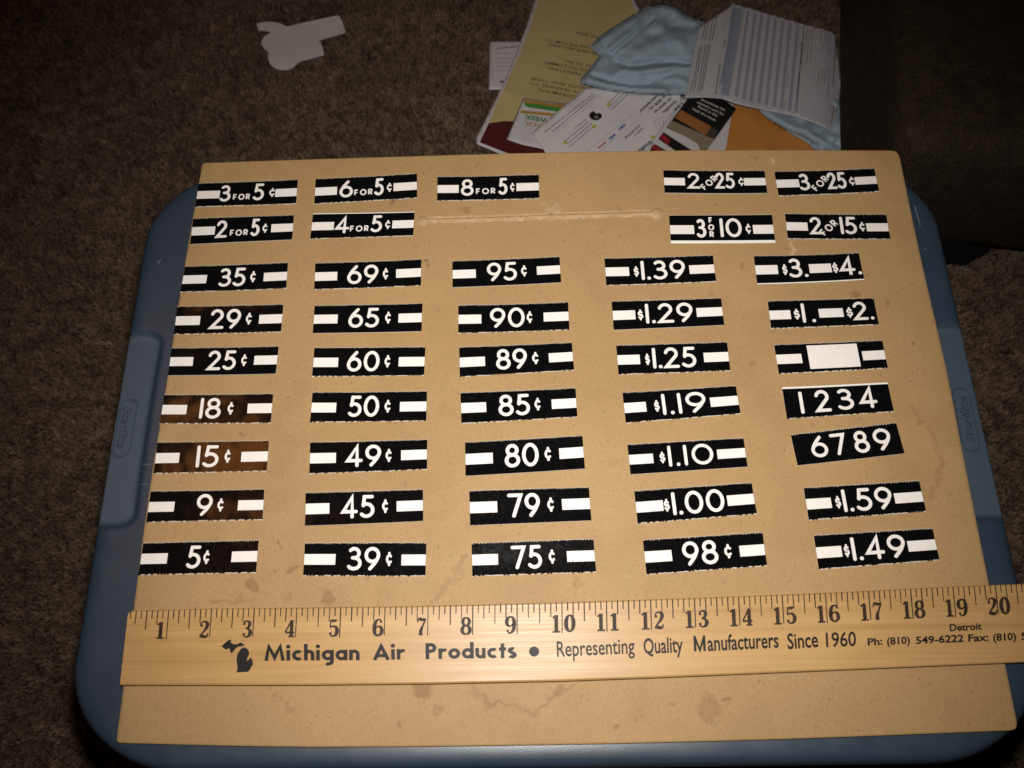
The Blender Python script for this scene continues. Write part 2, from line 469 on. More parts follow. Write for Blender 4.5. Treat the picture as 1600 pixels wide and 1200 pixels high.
def recess(x, y):
    # rounded inner corners
    def rr(xd, y, ya, yb):
        r = .009; hx = .0215; cy = (ya+yb)/2; hy = (yb-ya)/2
        qx = np.abs(xd) - (hx-r); qy = np.abs(y-cy) - (hy-r)
        sd = np.hypot(np.maximum(qx, 0), np.maximum(qy, 0)) + np.minimum(np.maximum(qx, qy), 0) - r
        return 1 - sstep(-.0032, .0006, sd)
    bw = np.clip(1-((y-.182)/.19)**2, 0, 1)
    l = rr((x-X0+.009*bw)/1.40, y, .1205, .2518); r = rr((X1+.006*bw-x)/1.40, y, .1180, .2492)
    return np.maximum(l, r)
lidrim = [(0.0, -.040), (0.0, -.0130), (.0003, -.0105), (.0010, -.0082), (.0020, -.0065), (.0032, -.0053), (.0046, -.0046), (.0064, -.0041), (.0090, LIDZ-.0001)]
rings = lidrim + [(.0090 + .0016*k, LIDZ) for k in range(1, 25)] + [(.07, LIDZ-.0002), (.12, LIDZ-.0002)]
bin_o = empty('storage_bin', ((X0+X1)/2, (Y0+Y1)/2, FLOOR))
tag(bin_o, 'slate blue plastic storage bin with rounded lid under the tan board', 'storage bin')
LV = []; LM = []; nr = 900
for d, z in rings:
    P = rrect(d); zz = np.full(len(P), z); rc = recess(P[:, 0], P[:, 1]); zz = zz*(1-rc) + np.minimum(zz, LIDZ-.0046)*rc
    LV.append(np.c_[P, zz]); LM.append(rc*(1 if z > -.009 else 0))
F = []
for k in range(len(rings)-1):
    i = np.arange(nr); j = (i+1) % nr
    F += np.stack([k*nr+i, k*nr+j, (k+1)*nr+j, (k+1)*nr+i], -1).tolist()
F.append(list(range((len(rings)-1)*nr, len(rings)*nr)))
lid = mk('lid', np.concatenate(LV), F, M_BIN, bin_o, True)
a_ = lid.data.attributes.new('recess_mix', 'FLOAT', 'POINT'); a_.data.foreach_set('value', np.concatenate(LM).astype(np.float32))
BV = []; prof = [(.010, -.036), (.013, -.06), (.018, -.12), (.030, FLOOR+.012), (.036, FLOOR+.006)]
for d, z in prof: BV.append(np.c_[rrect(d), np.full(nr, z)])
F = []
for k in range(len(prof)-1):
    i = np.arange(nr); j = (i+1) % nr
    F += np.stack([k*nr+j, k*nr+i, (k+1)*nr+i, (k+1)*nr+j], -1).tolist()
F.append(list(range((len(prof)-1)*nr, len(prof)*nr))[::-1])
mk('tub', np.concatenate(BV), F, M_BIN, bin_o, True)

def emblem(A, B, side):
    """embossed oval with script word; A->B is the baseline in survey units"""
    zr = LIDZ - .0046
    A = np.array(A, float); B = np.array(B, float)
    a3 = at(*A, zr)[:2]; b3 = at(*B, zr)[:2]; L = np.linalg.norm(b3-a3); ex = (b3-a3)/L; ey = np.array([-ex[1], ex[0]])
    V, Fa = sans('Sterilite', .018, .22); W = V[:, 0].max(); cap = .0058
    V2 = np.c_[V[:, 0]/W*L, V[:, 1]*cap]
    n = len(V2); b = 0
    pts = a3 + V2[:, :1]*ex + V2[:, 1:]*ey
    top = np.c_[pts, np.full(n, zr+.0013)]; bot = np.c_[a3 + V2[:, :1]*ex + V2[:, 1:]*ey, np.full(n, zr-.0006)]
    ed = {}
    for f in Fa:
        for i in range(len(f)): ed[(f[i], f[(i+1) % len(f)])] = 1
    FF = [tuple(f) for f in Fa] + [(q, p, p+n, q+n) for (p, q) in ed if (q, p) not in ed]
    VV = np.r_[top, bot]
    # oval ridge
    r = cap*.93; cy = cap*.5; x0 = -.003+r*.55; x1 = L+.003-r*.55
    ov = cat(arc(x1, cy, r, r, -90, 90, 24), arc(x0, cy, r, r, 90, 270, 24))
    ov = np.r_[ov, ov[:1]]
    m = len(ov)-1; nrm = []
    base = len(VV); prof = [(.0010, -.0004), (.0004, .0011), (-.0004, .0011), (-.0010, -.0004)]
    cx = (x0+x1)/2
    for (o_, dz) in prof:
        cen = np.c_[np.clip(ov[:m, 0], x0, x1), np.full(m, cy)]
        nn = ov[:m]-cen; nn = nn/np.maximum(np.linalg.norm(nn, axis=1), 1e-9)[:, None]
        q = ov[:m] + nn*o_
        VV = np.r_[VV, np.c_[a3 + q[:, :1]*ex + q[:, 1:]*ey, np.full(m, zr+dz)]]
    for k in range(3):
        for i in range(m):
            j = (i+1) % m
            FF.append((base+k*m+i, base+k*m+j, base+(k+1)*m+j, base+(k+1)*m+i))
    o = mk('embossed_emblem', VV, FF, M_BIN, lid)
    bm = bmesh.new(); bm.from_mesh(o.data); bmesh.ops.recalc_face_normals(bm, faces=bm.faces)
    bm.to_mesh(o.data); bm.free()
    a_ = o.data.attributes.new('recess_mix', 'FLOAT', 'POINT'); a_.data.foreach_set('value', np.ones(len(o.data.vertices), np.float32)*.8)
emblem((194, 636), (182, 701), 0)
emblem((1524, 692), (1509, 619), 1)

# ================================================================== tan board
BT = .0034
E_l = [(316, 254), (287.5, 420), (259, 605), (230, 790), (181, 1161)]
E_r = [(1404, 234.5), (1437.5, 395), (1479.7, 580), (1515, 760), (1592, 1141)]
E_t = [(316, 254), (560, 246), (850, 238), (1130, 234), (1404, 234.5)]
E_b = [(181, 1161), (480, 1167), (840, 1164), (1200, 1155.5), (1592, 1141)]
def edge3(E, n):
    P = at([p[0] for p in E], [p[1] for p in E], 0.0)[:, :2]; C_ = catmull(P, 40)
    s = np.r_[0, np.cumsum(np.linalg.norm(np.diff(C_, axis=0), axis=1))]; u = np.linspace(0, s[-1], n)
    return np.c_[np.interp(u, s, C_[:, 0]), np.interp(u, s, C_[:, 1])]
NU, NV = 503, 705
eb, et, el, er = edge3(E_b, NU), edge3(E_t, NU), edge3(E_l[::-1], NV), edge3(E_r[::-1], NV)
U = np.linspace(0, 1, NU)[:, None, None]; Vv = np.linspace(0, 1, NV)[None, :, None]
Pb = (1-Vv)*eb[:, None] + Vv*et[:, None] + (1-U)*el[None] + U*er[None] - ((1-U)*(1-Vv)*eb[0] + U*(1-Vv)*eb[-1] + (1-U)*Vv*et[0] + U*Vv*et[-1])
# small rounded corners
for (ci, cj, r) in ((0, 0, .0022), (NU-1, 0, .0045), (0, NV-1, .002), (NU-1, NV-1, .0062)):
    c0 = Pb[ci, cj].copy(); sx = 1 if ci == 0 else -1; sy = 1 if cj == 0 else -1
    loc = (Pb - c0)*np.array([sx, sy]); cen = np.array([r, r])
    m = (loc[..., 0] < r) & (loc[..., 1] < r); dv = loc - cen; dl = np.hypot(dv[..., 0], dv[..., 1]); o_ = m & (dl > r)
    new = cen + dv/np.maximum(dl, 1e-9)[..., None]*r
    Pb[o_] = (new*np.array([sx, sy]) + c0)[o_]
BX, BY = Pb[..., 0], Pb[..., 1]
# raised bead (a covered hanging wire) across the top
def w2(p): return tuple(at(p[0], p[1], 0.0)[:2])
RL = [w2(p) for p in ((661, 345), (760, 342.5), (860, 338.5), (950, 336), (1026, 333.5))]
dr = segdist(BX, BY, RL)
Hb = .0013*np.sqrt(np.clip(1-(dr/.0016)**2, 0, 1))
for p, r, h in ((RL[0], .0036, .0011), (RL[-1], .0040, .0013), (w2((860, 339)), .0032, .0006)):
    d = np.hypot(BX-p[0], BY-p[1]); Hb = np.maximum(Hb, h*np.sqrt(np.clip(1-(d/r)**2, 0, 1)))
_rl = np.array(RL); _yl = np.interp(BX, _rl[:, 0], _rl[:, 1])
Hb = Hb - .0013*np.exp(-((BY-_yl-.0019)/.00055)**2)*sstep(RL[0][0]+.003, RL[0][0]+.006, BX)*(1-sstep(RL[-1][0]-.006, RL[-1][0]-.003, BX))*(1-.9*np.exp(-((BX-RL[2][0]-.001)/.004)**2))
edge_in = np.minimum(np.minimum(np.arange(NU), NU-1-np.arange(NU))[:, None], np.minimum(np.arange(NV), NV-1-np.arange(NV))[None])
Hb = Hb - np.where(edge_in == 0, .00045, 0)
Hb = Hb*1.0 + .00012*(vnoise(BX*60, BY*60, 2)-.5)
stain = .10*sstep(.52, .75, vnoise(BX*28, BY*28, 61)*.6 + vnoise(BX*75, BY*75, 62)*.4); pale = np.zeros_like(BX); smud = np.zeros_like(BX)
wx = (vnoise(BX*230, BY*230, 21)-.5)*.004 + (vnoise(BX*700, BY*700, 27)-.5)*.0012; wy = (vnoise(BX*230, BY*230, 22)-.5)*.004 + (vnoise(BX*700, BY*700, 28)-.5)*.0012
PXM = 2.45e3   # survey units per metre on the board
def blot(a, p, r, s, ry=None):
    c = w2(p); d = np.hypot((BX+wx-c[0])/(r/PXM), (BY+wy-c[1])/((ry or r)/PXM))
    np.maximum(a, min(1, s*1.3)*(1-sstep(.55, 1.25, d))*(.65+.35*sstep(.3, .9, d)), out=a)
def line(a, pts, wd, s):
    d = segdist(BX+wx*1.4, BY+wy*1.4, [w2(p) for p in pts]); np.maximum(a, min(1, s*1.5)*np.exp(-(d/(wd/PXM))**2)*(.4+.6*vnoise(BX*90, BY*90, 31)), out=a)
for p, r, s in (((457, 888), 6, .55), ((392, 914), 9, .5), ((513, 934), 12, .55), ((448, 936), 7, .25), ((662, 1074), 13, .6), ((621, 1130), 4, .5), ((682, 1107), 7, .35), ((1134, 1092), 3.5, .6),
                ((1052, 1101), 4, .4), ((1002, 1115), 4, .4), ((992, 1120), 3, .3), ((961, 1132), 4, .45), ((728, 328), 8, .35), ((969, 326), 6, .22), ((1336, 461), 8, .45), ((1159, 416), 5, .4), ((1112, 461), 5, .35),
                ((1173, 569), 5, .45), ((1118, 320), 5, .3), ((1465, 320), 4, .4), ((430, 1085), 4, .35), ((448, 1096), 4, .28), ((454, 1106), 7, .25), ((1388, 473), 4, .35), ((1270, 660), 5, .25), ((812, 838), 3, .35), ((1161, 820), 3, .4),
                ((450, 690), 12, .14), ((955, 725), 10, .12), ((432, 735), 14, .12), ((905, 912), 7, .25), ((570, 1040), 8, .3), ((700, 640), 16, .10), ((470, 610), 18, .10), ((1180, 245), 5, .3)):
    blot(stain, p, r, s)
blot(stain, (1109, 1106), 14, .34, 20)
for pts, wd, s in (([(725, 872), (712, 886), (722, 905), (700, 915), (687, 928), (676, 940)], 3, .32), ([(724, 1066), (740, 1084), (755, 1096), (790, 1099), (812, 1106), (835, 1114), (848, 1100), (862, 1082), (900, 1070)], 3.2, .42), ([(893, 890), (903, 915), (905, 935)], 2.5, .3),
                   ([(1419, 633), (1440, 660), (1462, 683), (1472, 720), (1468, 749), (1450, 772), (1436, 770)], 3, .25), ([(330, 944), (360, 936), (392, 938)], 2.5, .3), ([(1055, 790), (1090, 800), (1130, 796)], 2.5, .15), ([(690, 560), (720, 640), (722, 720)], 4, .10), ([(480, 810), (455, 850), (470, 930)], 5, .10)):
    line(stain, pts, wd, s)
line(pale, [(661, 346), (860, 340), (1026, 335)], 2.6, .30)
for p, r in (((661, 346), 10), ((1026, 334), 11), ((862, 333), 9), ((866, 324), 7)): blot(pale, p, r, .22)
line(pale, [(1237, 380), (1238, 392), (1240, 404)], 3, .55); blot(pale, (1206, 251), 4, .5); blot(pale, (1240, 400), 4, .4); line(pale, [(850, 322), (866, 330), (876, 329)], 3, .4)
line(smud, [(662, 411), (672, 416)], 2.2, .75); line(smud, [(610, 319), (619, 316)], 2.4, .6); line(smud, [(1429.5, 528), (1430, 537)], 1.1, .9); line(smud, [(416, 790), (418, 802)], 1.6, .45); line(smud, [(436, 848), (437, 864)], 1.4, .5); line(smud, [(378, 673), (384, 676)], 1.6, .5); blot(smud, (452, 619), 2.4, .4); blot(smud, (905, 340.5), 2, .5); line(smud, [(1257, 862), (1263, 868)], 1, .4); blot(smud, (475, 718), 2, .35)
for _ in range(420):   # loose dark fibres and specks
    px_, py_ = random.uniform(230, 1520), random.uniform(245, 1150); c = w2((px_, py_)); an = random.uniform(0, math.pi); ll = random.uniform(.0002, .0016)
    i0 = np.hypot(BX-c[0], BY-c[1]) < .004
    d = segdist(BX[i0], BY[i0], [c, (c[0]+math.cos(an)*ll, c[1]+math.sin(an)*ll)])
    smud[i0] = np.maximum(smud[i0], random.uniform(.12, .42)*np.exp(-(d/.00055)**2))
topv = np.stack([BX, BY, Hb], -1).reshape(-1, 3)
F = grid_faces(NU, NV)
bid = [i*NV for i in range(NU)] + [(NU-1)*NV+j for j in range(1, NV)] + [i*NV+NV-1 for i in range(NU-2, -1, -1)] + [j for j in range(NV-2, 0, -1)]
nb = len(bid); rim = topv[bid].copy(); cxy = topv[:, :2].mean(0)
low = rim.copy(); low[:, 2] = -BT
VV = np.r_[topv, rim, low]; n0 = len(topv)
FF = F.tolist() + [(n0+(i+1) % nb, n0+i, n0+nb+i, n0+nb+(i+1) % nb) for i in range(nb)] + [tuple(range(n0+nb, n0+2*nb))[::-1]]
board = mk('display_board', VV, FF, M_BOARD, None, False, [M_BOARDEDGE], [0]*len(F) + [1]*(nb+1))
sm = np.zeros(len(FF), bool); sm[:len(F)] = True; board.data.polygons.foreach_set('use_smooth', sm)
for nm, arr in (('stain', stain), ('pale', pale), ('smudge', smud)):
    a = board.data.attributes.new(nm, 'FLOAT', 'POINT'); v_ = np.zeros(len(VV), np.float32); v_[:n0] = arr.ravel(); a.data.foreach_set('value', v_)
recentre(board)
tag(board, 'stained tan fibreboard sheet lying flat across the blue bin lid', 'board')

# ================================================================== price tags
def crop(c): return {1: (200, 230), 2: (650, 230), 3: (1000, 230), 4: (180, 580), 5: (650, 580), 6: (1000, 580)}[c]
class Tag:
    def __init__(s, c, quad, seed, ink_v=(0, 1), teeth=(1, 1), curl=1.0):
        ox, oy = crop(c); s.q = quad; Q = np.array(quad, float)/3.2 + np.array([ox, oy])
        s.W = at(Q[:, 0], Q[:, 1], 0.0)[:, :2]     # TL TR BR BL
        s.xl = (quad[0][0]+quad[3][0])/2; s.xr = (quad[1][0]+quad[2][0])/2
        s.w = np.linalg.norm(s.W[1]-s.W[0]); s.h = np.linalg.norm(s.W[3]-s.W[0])
        r = random.Random(seed); s.c = [r.uniform(-.2, 1)*.0009*curl for _ in range(4)]; s.r = r; s.seed = seed
    def u(s, x): return (x-s.xl)/(s.xr-s.xl)
    def P(s, u, v, z):
        u = np.asarray(u, float); v = np.asarray(v, float)
        a, b, c, d = s.W
        xy = a*((1-u)*(1-v))[..., None] + b*(u*(1-v))[..., None] + c*(u*v)[..., None] + d*((1-u)*v)[..., None]
        k = s.c; cz = .00035 + np.clip(k[0]*np.clip(1-2*u, 0, 1)**2 + k[1]*np.clip(2*u-1, 0, 1)**2 + k[2]*np.clip(1-2*v, 0, 1)**2*.6 + k[3]*np.clip(2*v-1, 0, 1)**2*.6, 0, .002)
        return np.concatenate([xy, (cz+z)[..., None]], -1)
    def fn(s, u0, v1, sw, sh):      # glyph units metres -> u,v
        return lambda x, y, z: s.P(u0 + x/s.w, v1 - y/s.h, np.full(np.shape(x), z))

GROUP = 'price tags laid out in rows on the board'
tagno = [0]
def build_tag(c, quad, label, stripes=(), texts=(), ink_v=(0, 1), teeth='bb', white_bottom=True, block=None):
    tagno[0] += 1; sd = tagno[0]*13+5
    T = Tag(c, quad, sd)
    cen = T.W.mean(0)
    n = 2*int(T.w/.0018)+1
    u = np.linspace(0, 1, n); tooth = np.where(np.arange(n) % 2 == 0, 0, 1)*np.array([T.r.uniform(.6, 1.25) for _ in range(n)])
    am = .00085/T.h
    vt = np.where(teeth[0] == 'b', tooth*am, 0*tooth); vb = 1 - np.where(teeth[1] == 'b', np.roll(tooth, 1)*am, 0*tooth)
    rows = 5
    def strip(v0, v1, z):
        s = np.linspace(0, 1, rows)
        vv = v0[:, None]*(1-s) + v1[:, None]*s
        return T.P(np.repeat(u[:, None], rows, 1), vv, np.full((n, rows), z)).reshape(-1, 3)
    top = strip(vt, vb, 0.0); bot = top.copy(); bot[:, 2] -= .00030; N = len(top)
    gf = grid_faces(n, rows)[:, ::-1]
    ring = [i*rows for i in range(n)] + [(n-1)*rows+j for j in range(1, rows)] + [i*rows+rows-1 for i in range(n-2, -1, -1)] + [j for j in range(rows-2, 0, -1)]
    FF = gf.tolist() + (gf[:, ::-1]+N).tolist() + [(ring[i], ring[(i+1) % len(ring)], ring[(i+1) % len(ring)]+N, ring[i]+N) for i in range(len(ring))]
    o = mk('price_tag', top - np.array([cen[0], cen[1], 0]), FF, M_PAPER) if False else None
    o = bpy.data.objects.new('price_tag', bpy.data.meshes.new('price_tag')); COL.objects.link(o)
    o.location = (cen[0], cen[1], 0.0)
    VV = np.r_[top, bot] - np.array([cen[0], cen[1], 0])
    o.data.from_pydata(VV.tolist(), [], [tuple(f) for f in FF]); o.data.materials.append(M_PAPER); o.data.update()
    tag(o, label, 'price tag', GROUP)
    # printed black face
    bt = vt + am*.18 if ink_v[0] == 0 else np.full(n, ink_v[0])
    if ink_v[1] != 1: bb = np.full(n, ink_v[1])
    elif white_bottom and teeth[1] == 'b':
        jit = np.array([T.r.uniform(0, 1) for _ in range(n)]); bb = np.where(jit < .42, vb - am*.02, np.minimum(1 - am*(.25+.45*jit), vb - am*.02))
    else: bb = vb - am*.1
    iv = strip(bt, bb, .00003)
    mk('black_face', iv, gf, M_INK, o, True)
    def quadp(name, u0, u1, v0, v1, z=.00007):
        uu = np.linspace(u0, u1, 9); g = T.P(np.repeat(uu[:, None], 2, 1), np.repeat([[v0, v1]], 9, 0), np.full((9, 2), z)).reshape(-1, 3)
        mk(name, g, grid_faces(9, 2)[:, ::-1], M_WHITE, o)
    for (a, b) in stripes:
        ua = 0.002 if a is None else T.u(a); ub = .998 if b is None else T.u(b)
        dv = T.r.uniform(-.012, .012)
        quadp('white_stripe', ua, ub, .355+dv, .668+dv)
    if block: quadp('white_panel', T.u(block[0]), T.u(block[1]), .09, .875)
    P2 = []
    for tx in texts:
        s, xa, xb, v0, v1 = tx[:5]; opt = tx[5] if len(tx) > 5 else None
        u0, u1 = T.u(xa), T.u(xb); Wm = (u1-u0)*T.w; Hm = (v1-v0)*T.h
        if opt == 'diag':
            hh = T.h*.27; ww = hh*2.55; ps = lay(s, hh, ww, hh*.19, .22, False)
            an = math.radians(43); cx = (u0+u1)/2*T.w; cy = -(v0+v1)/2*T.h
            for V, F_ in ps:
                x = V[:, 0]-ww/2; y = V[:, 1]-hh/2
                P2.append((np.c_[cx + x*math.cos(an)-y*math.sin(an), cy + x*math.sin(an)+y*math.cos(an)], F_))
            continue
        th = Hm*(tx[6] if len(tx) > 6 else .146)
        if opt == 'vert':
            hh = Hm/3*.86
            for k, ch in enumerate(s):
                wch = Wm*(.62 if ch == 'F' else .95 if ch == 'O' else .7)
                for V, F_ in lay(ch, hh, wch, hh*.22, .1, False):
                    P2.append((np.c_[u0*T.w + V[:, 0] + (Wm-wch)/2, -(v0*T.h + Hm/3*k + hh) + V[:, 1]], F_))
            continue
        if s in ('¢', '$'): th = Hm*.165
        if s == 'FOR': th = Hm*.2
        for V, F_ in lay(s, Hm, Wm, th, .26 if s == 'FOR' else .13, s != 'FOR'):
            P2.append((np.c_[u0*T.w + V[:, 0], -v1*T.h + V[:, 1]], F_))
    if P2:
        pieces_mesh('price_lettering', P2, lambda x, y, z: T.P(x/T.w, -y/T.h, np.full(np.shape(x), z)), M_WHITE, o, 4e-6, .00008)
    return o

DV0, DV1 = .14, .825
def cents(c, quad, s, sl, d0, d1, c0, c1, sr, label, **k):
    return build_tag(c, quad, label, [(None, sl), (sr, None)], [(s, d0, d1, DV0, DV1), ('¢', c0, c1, .285, .70)], **k)
def dollars(c, quad, s, sl, a0, a1, d0, d1, sr, label, **k):
    return build_tag(c, quad, label, [(None, sl), (sr, None)], [('$', a0, a1, .33, .69), (s, d0, d1, DV0, DV1)], **k)
def forp(c, quad, a, sl, a0, a1, f0, f1, b, b0, b1, c0, c1, sr, label, mode=None, **k):
    fv = (.51, .75) if mode is None else (.30, .78) if mode == 'diag' else (.08, .83)
    tx = [(a, a0, a1, DV0, .80), ('FOR', f0, f1, *fv, mode), (b, b0, b1, .12, .79), ('¢', c0, c1, .32, .68)]
    return build_tag(c, quad, label, [(None, sl), (sr, None)], tx, **k)

forp(1, ((355,180),(852,163),(842,288),(336,302)), '3', 460, 460, 515, 528, 613, '5', 627, 682, 707, 738, 738, 'black tag printed 3 FOR 5¢ at the top left corner of the board')
forp(1, ((327,355),(831,338),(822,465),(311,488)), '2', 436, 442, 498, 512, 602, '5', 615, 660, 673, 700, 717, 'black tag printed 2 FOR 5¢ just under the 3 FOR 5¢ tag', teeth='bs')
forp(1, ((940,160),(1446,134),(1446,258),(932,287)), '6', 1046, 1058, 1125, 1132, 1224, '5', 1232, 1280, 1294, 1322, 1328, 'black tag printed 6 FOR 5¢ in the top row')
forp(1, ((926,333),(1434,325),(1427,448),(911,462)), '4', 1030, 1038, 1108, 1112, 1205, '5', 1215, 1272, 1286, 1314, 1322, 'black tag printed 4 FOR 5¢ with a white upper edge', teeth='sb', ink_v=(.03, 1))
forp(2, ((108,150),(614,137),(617,260),(106,274)), '8', 214, 225, 288, 300, 397, '5', 412, 458, 470, 495, 502, 'black tag printed 8 FOR 5¢ above the raised bead')
forp(3, ((115,114),(620,118),(634,235),(122,232)), '2', 224, 238, 300, 305, 385, '25', 375, 473, 490, 520, 519, 'black tag printed 2 FOR 25¢ with a slanted FOR', 'diag', teeth='bs')
forp(3, ((669,122),(1167,109),(1194,228),(692,248)), '3', 795, 793, 847, 860, 938, '25', 935, 1030, 1043, 1073, 1073, 'black tag printed 3 FOR 25¢ near the top right corner of the board', 'diag')
forp(3, ((144,343),(658,340),(676,480),(154,482)), '3', 270, 280, 330, 340, 372, '10', 400, 508, 527, 555, 564, 'black tag printed 3 FOR 10¢ with a white strip along its bottom', 'vert', teeth='ss', ink_v=(0, .905))
forp(3, ((722,332),(1228,337),(1250,465),(737,464)), '2', 837, 848, 908, 903, 983, '15', 1000, 1083, 1095, 1125, 1130, 'black tag printed 2 FOR 15¢ under the 3 FOR 25¢ tag', 'diag')
cents(1, ((288,597),(803,577),(793,712),(264,730)), '35', 395, 455, 590, 612, 641, 680, 'black price tag printed 35¢')
cents(1, ((249,797),(780,786),(767,928),(230,940)), '29', 362, 412, 565, 590, 622, 657, 'black price tag printed 29¢')
cents(1, ((220,1003),(756,994),(741,1137),(203,1145)), '25', 327, 400, 542, 567, 597, 632, 'black price tag printed 25¢ alone', teeth='bs')
cents(4, ((249,117),(792,110),(780,263),(226,267)), '18', 360, 425, 530, 563, 595, 663, 'black price tag printed 18¢')
cents(4, ((213,354),(772,345),(760,503),(193,516)), '15', 322, 408, 520, 548, 580, 632, 'black price tag printed 15¢ alone')
cents(4, ((180,598),(748,588),(738,746),(156,758)), '9', 297, 408, 487, 512, 545, 615, 'black price tag printed with a lone 9¢')
cents(4, ((143,856),(719,842),(706,1011),(116,1022)), '5', 262, 360, 430, 442, 475, 583, 'black price tag printed with a lone 5¢')
cents(1, ((938,580),(1468,562),(1466,698),(932,717)), '69', 1047, 1097, 1252, 1274, 1304, 1341, 'black price tag printed 69¢')
cents(1, ((934,790),(1474,781),(1469,924),(924,932)), '65', 1049, 1103, 1257, 1286, 1317, 1353, 'black price tag printed 65¢', teeth='bs')
cents(1, ((934,1003),(1488,997),(1481,1145),(922,1152)), '60', 1052, 1096, 1258, 1283, 1314, 1354, 'black price tag printed 60¢')
cents(4, ((989,105),(1560,99),(1556,252),(976,260)), '50', 1106, 1167, 1320, 1347, 1380, 1424, 'black price tag printed 50¢')
cents(4, ((977,354),(1561,340),(1560,495),(973,518)), '49', 1105, 1155, 1330, 1352, 1385, 1430, 'black price tag printed 49¢')
cents(4, ((954,606),(1540,590),(1541,752),(951,776)), '45', 1072, 1132, 1298, 1335, 1367, 1408, 'black price tag printed 45¢', teeth='bs')
cents(4, ((950,857),(1557,855),(1552,1028),(940,1026)), '39', 1102, 1160, 1325, 1354, 1387, 1432, 'black price tag printed 39¢')
cents(2, ((182,569),(717,548),(726,680),(183,704)), '95', 299, 355, 505, 525, 556, 604, 'black price tag printed 95¢', teeth='bs')
cents(2, ((212,793),(760,776),(767,918),(212,936)), '90', 327, 370, 543, 553, 584, 638, 'black price tag printed 90¢')
cents(2, ((216,1000),(778,977),(791,1120),(219,1152)), '89', 345, 400, 555, 580, 615, 664, 'black price tag printed 89¢')
cents(5, ((222,107),(797,83),(807,233),(228,266)), '85', 351, 412, 570, 592, 625, 678, 'black price tag printed 85¢')
cents(5, ((246,355),(831,322),(844,491),(248,527)), '80', 384, 443, 613, 642, 678, 716, 'black price tag printed 80¢', teeth='bs')
cents(5, ((266,595),(864,577),(877,748),(271,773)), '79', 406, 458, 620, 656, 692, 730, 'black price tag printed 79¢', teeth='bs')
cents(5, ((278,857),(887,836),(901,1008),(282,1029)), '75', 410, 475, 630, 663, 697, 755, 'black price tag printed 75¢')
cents(6, ((12,843),(610,804),(635,976),(32,1020)), '98', 158, 212, 388, 420, 460, 497, 'black price tag printed 98¢')
dollars(2, ((941,557),(1482,542),(1500,677),(951,697)), '1.39', 1065, 1088, 1113, 1125, 1345, 1366, 'black price tag printed $1.39')
dollars(2, ((977,770),(1524,754),(1540,893),(988,917)), '1.29', 1096, 1108, 1135, 1147, 1383, 1402, 'black price tag printed $1.29', teeth='bs')
dollars(2, ((1000,990),(1553,974),(1571,1122),(1012,1141)), '1.25', 1119, 1145, 1168, 1182, 1400, 1438, 'black price tag printed $1.25')
dollars(6, ((-89,106),(476,73),(502,217),(-71,263)), '1.19', 30, 70, 96, 110, 328, 350, 'black price tag printed $1.19')
dollars(6, ((-64,365),(516,331),(538,479),(-48,518)), '1.10', 65, 97, 125, 140, 365, 385, 'black price tag printed $1.10', teeth='bs')
dollars(6, ((-30,596),(556,555),(583,718),(-12,766)), '1.00', 115, 118, 147, 160, 420, 435, 'black price tag printed $1.00')
dollars(6, ((816,581),(1391,546),(1428,706),(843,748)), '1.59', 955, 975, 1002, 1012, 1258, 1270, 'black price tag printed $1.59')
dollars(6, ((867,818),(1459,783),(1496,948),(893,994)), '1.49', 1007, 1018, 1045, 1057, 1325, 1337, 'black price tag printed $1.49')
build_tag(3, ((566,545),(1089,531),(1118,668),(583,691)), 'black price tag printed $3. and $4. with a white dash between', [(None, 688), (845, 955)],
          [('$', 710, 735, .33, .69), ('3.', 740, 835, DV0, .80), ('$', 960, 988, .33, .69), ('4.', 995, 1099, DV0, .80)], teeth='bs', ink_v=(0, .965))
build_tag(3, ((636,768),(1166,753),(1194,890),(655,911)), 'black price tag printed $1. and $2. with a white dash between', [(None, 752), (893, 1015)],
          [('$', 768, 797, .33, .69), ('1.', 808, 872, DV0, .82), ('$', 1030, 1062, .33, .69), ('2.', 1065, 1163, DV0, .80)])
build_tag(3, ((667,988),(1207,966),(1238,1109),(693,1137)), 'black tag with a blank white rectangle in its middle', [(None, 808), (1110, None)], [], block=(833+8, 1092))
build_tag(6, ((707,84),(1236,57),(1269,205),(732,243)), 'black tag printed with the digits 1 2 3 4', [],
          [('1', 796, 818, .16, .86), ('2', 873, 950, .14, .84), ('3', 982, 1065, .14, .82), ('4', 1095, 1182, .12, .82)], teeth='sb', ink_v=(.055, 1))
build_tag(6, ((751,316),(1276,257),(1320,414),(786,474)), 'black tag printed with the digits 6 7 8 9', [],
          [('6', 853, 935, .15, .82), ('7', 955, 1030, .14, .82), ('8', 1068, 1142, .14, .83), ('9', 1167, 1252, .14, .83)], teeth='bs')

# ================================================================== ruler
RZ = .0052
TK = [(0.06, 200.5, 955), (1, 263.7, 953.7), (2, 330.8, 951.6), (3, 397.5, 950.8), (4, 464, 950), (5, 532.5, 949.2), (6, 601.8, 948.4), (7, 669, 947.2), (8, 738.8, 945.6), (9, 808, 943.8), (10, 878, 941.8), (11, 947.5, 939.6), (12, 1016.5, 937.3), (13, 1085, 935), (14, 1154, 932.6), (15, 1222, 929.9), (16, 1289.5, 927), (17, 1357, 923.8), (18, 1422.5, 920.3), (19, 1488.8, 917.3), (20, 1555, 914.6), (21, 1620, 911.8), (24, 1812, 903.5)]
tu = np.array([t_[0] for t_ in TK]); ttx = np.array([t_[1] for t_ in TK]); tty = np.array([t_[2] for t_ in TK])
YB = ([150, 186, 480, 680, 880, 1040, 1200, 1400, 1600, 1830], [1071, 1071, 1070.8, 1068.6, 1064.5, 1058.6, 1051.8, 1043.4, 1035, 1025])
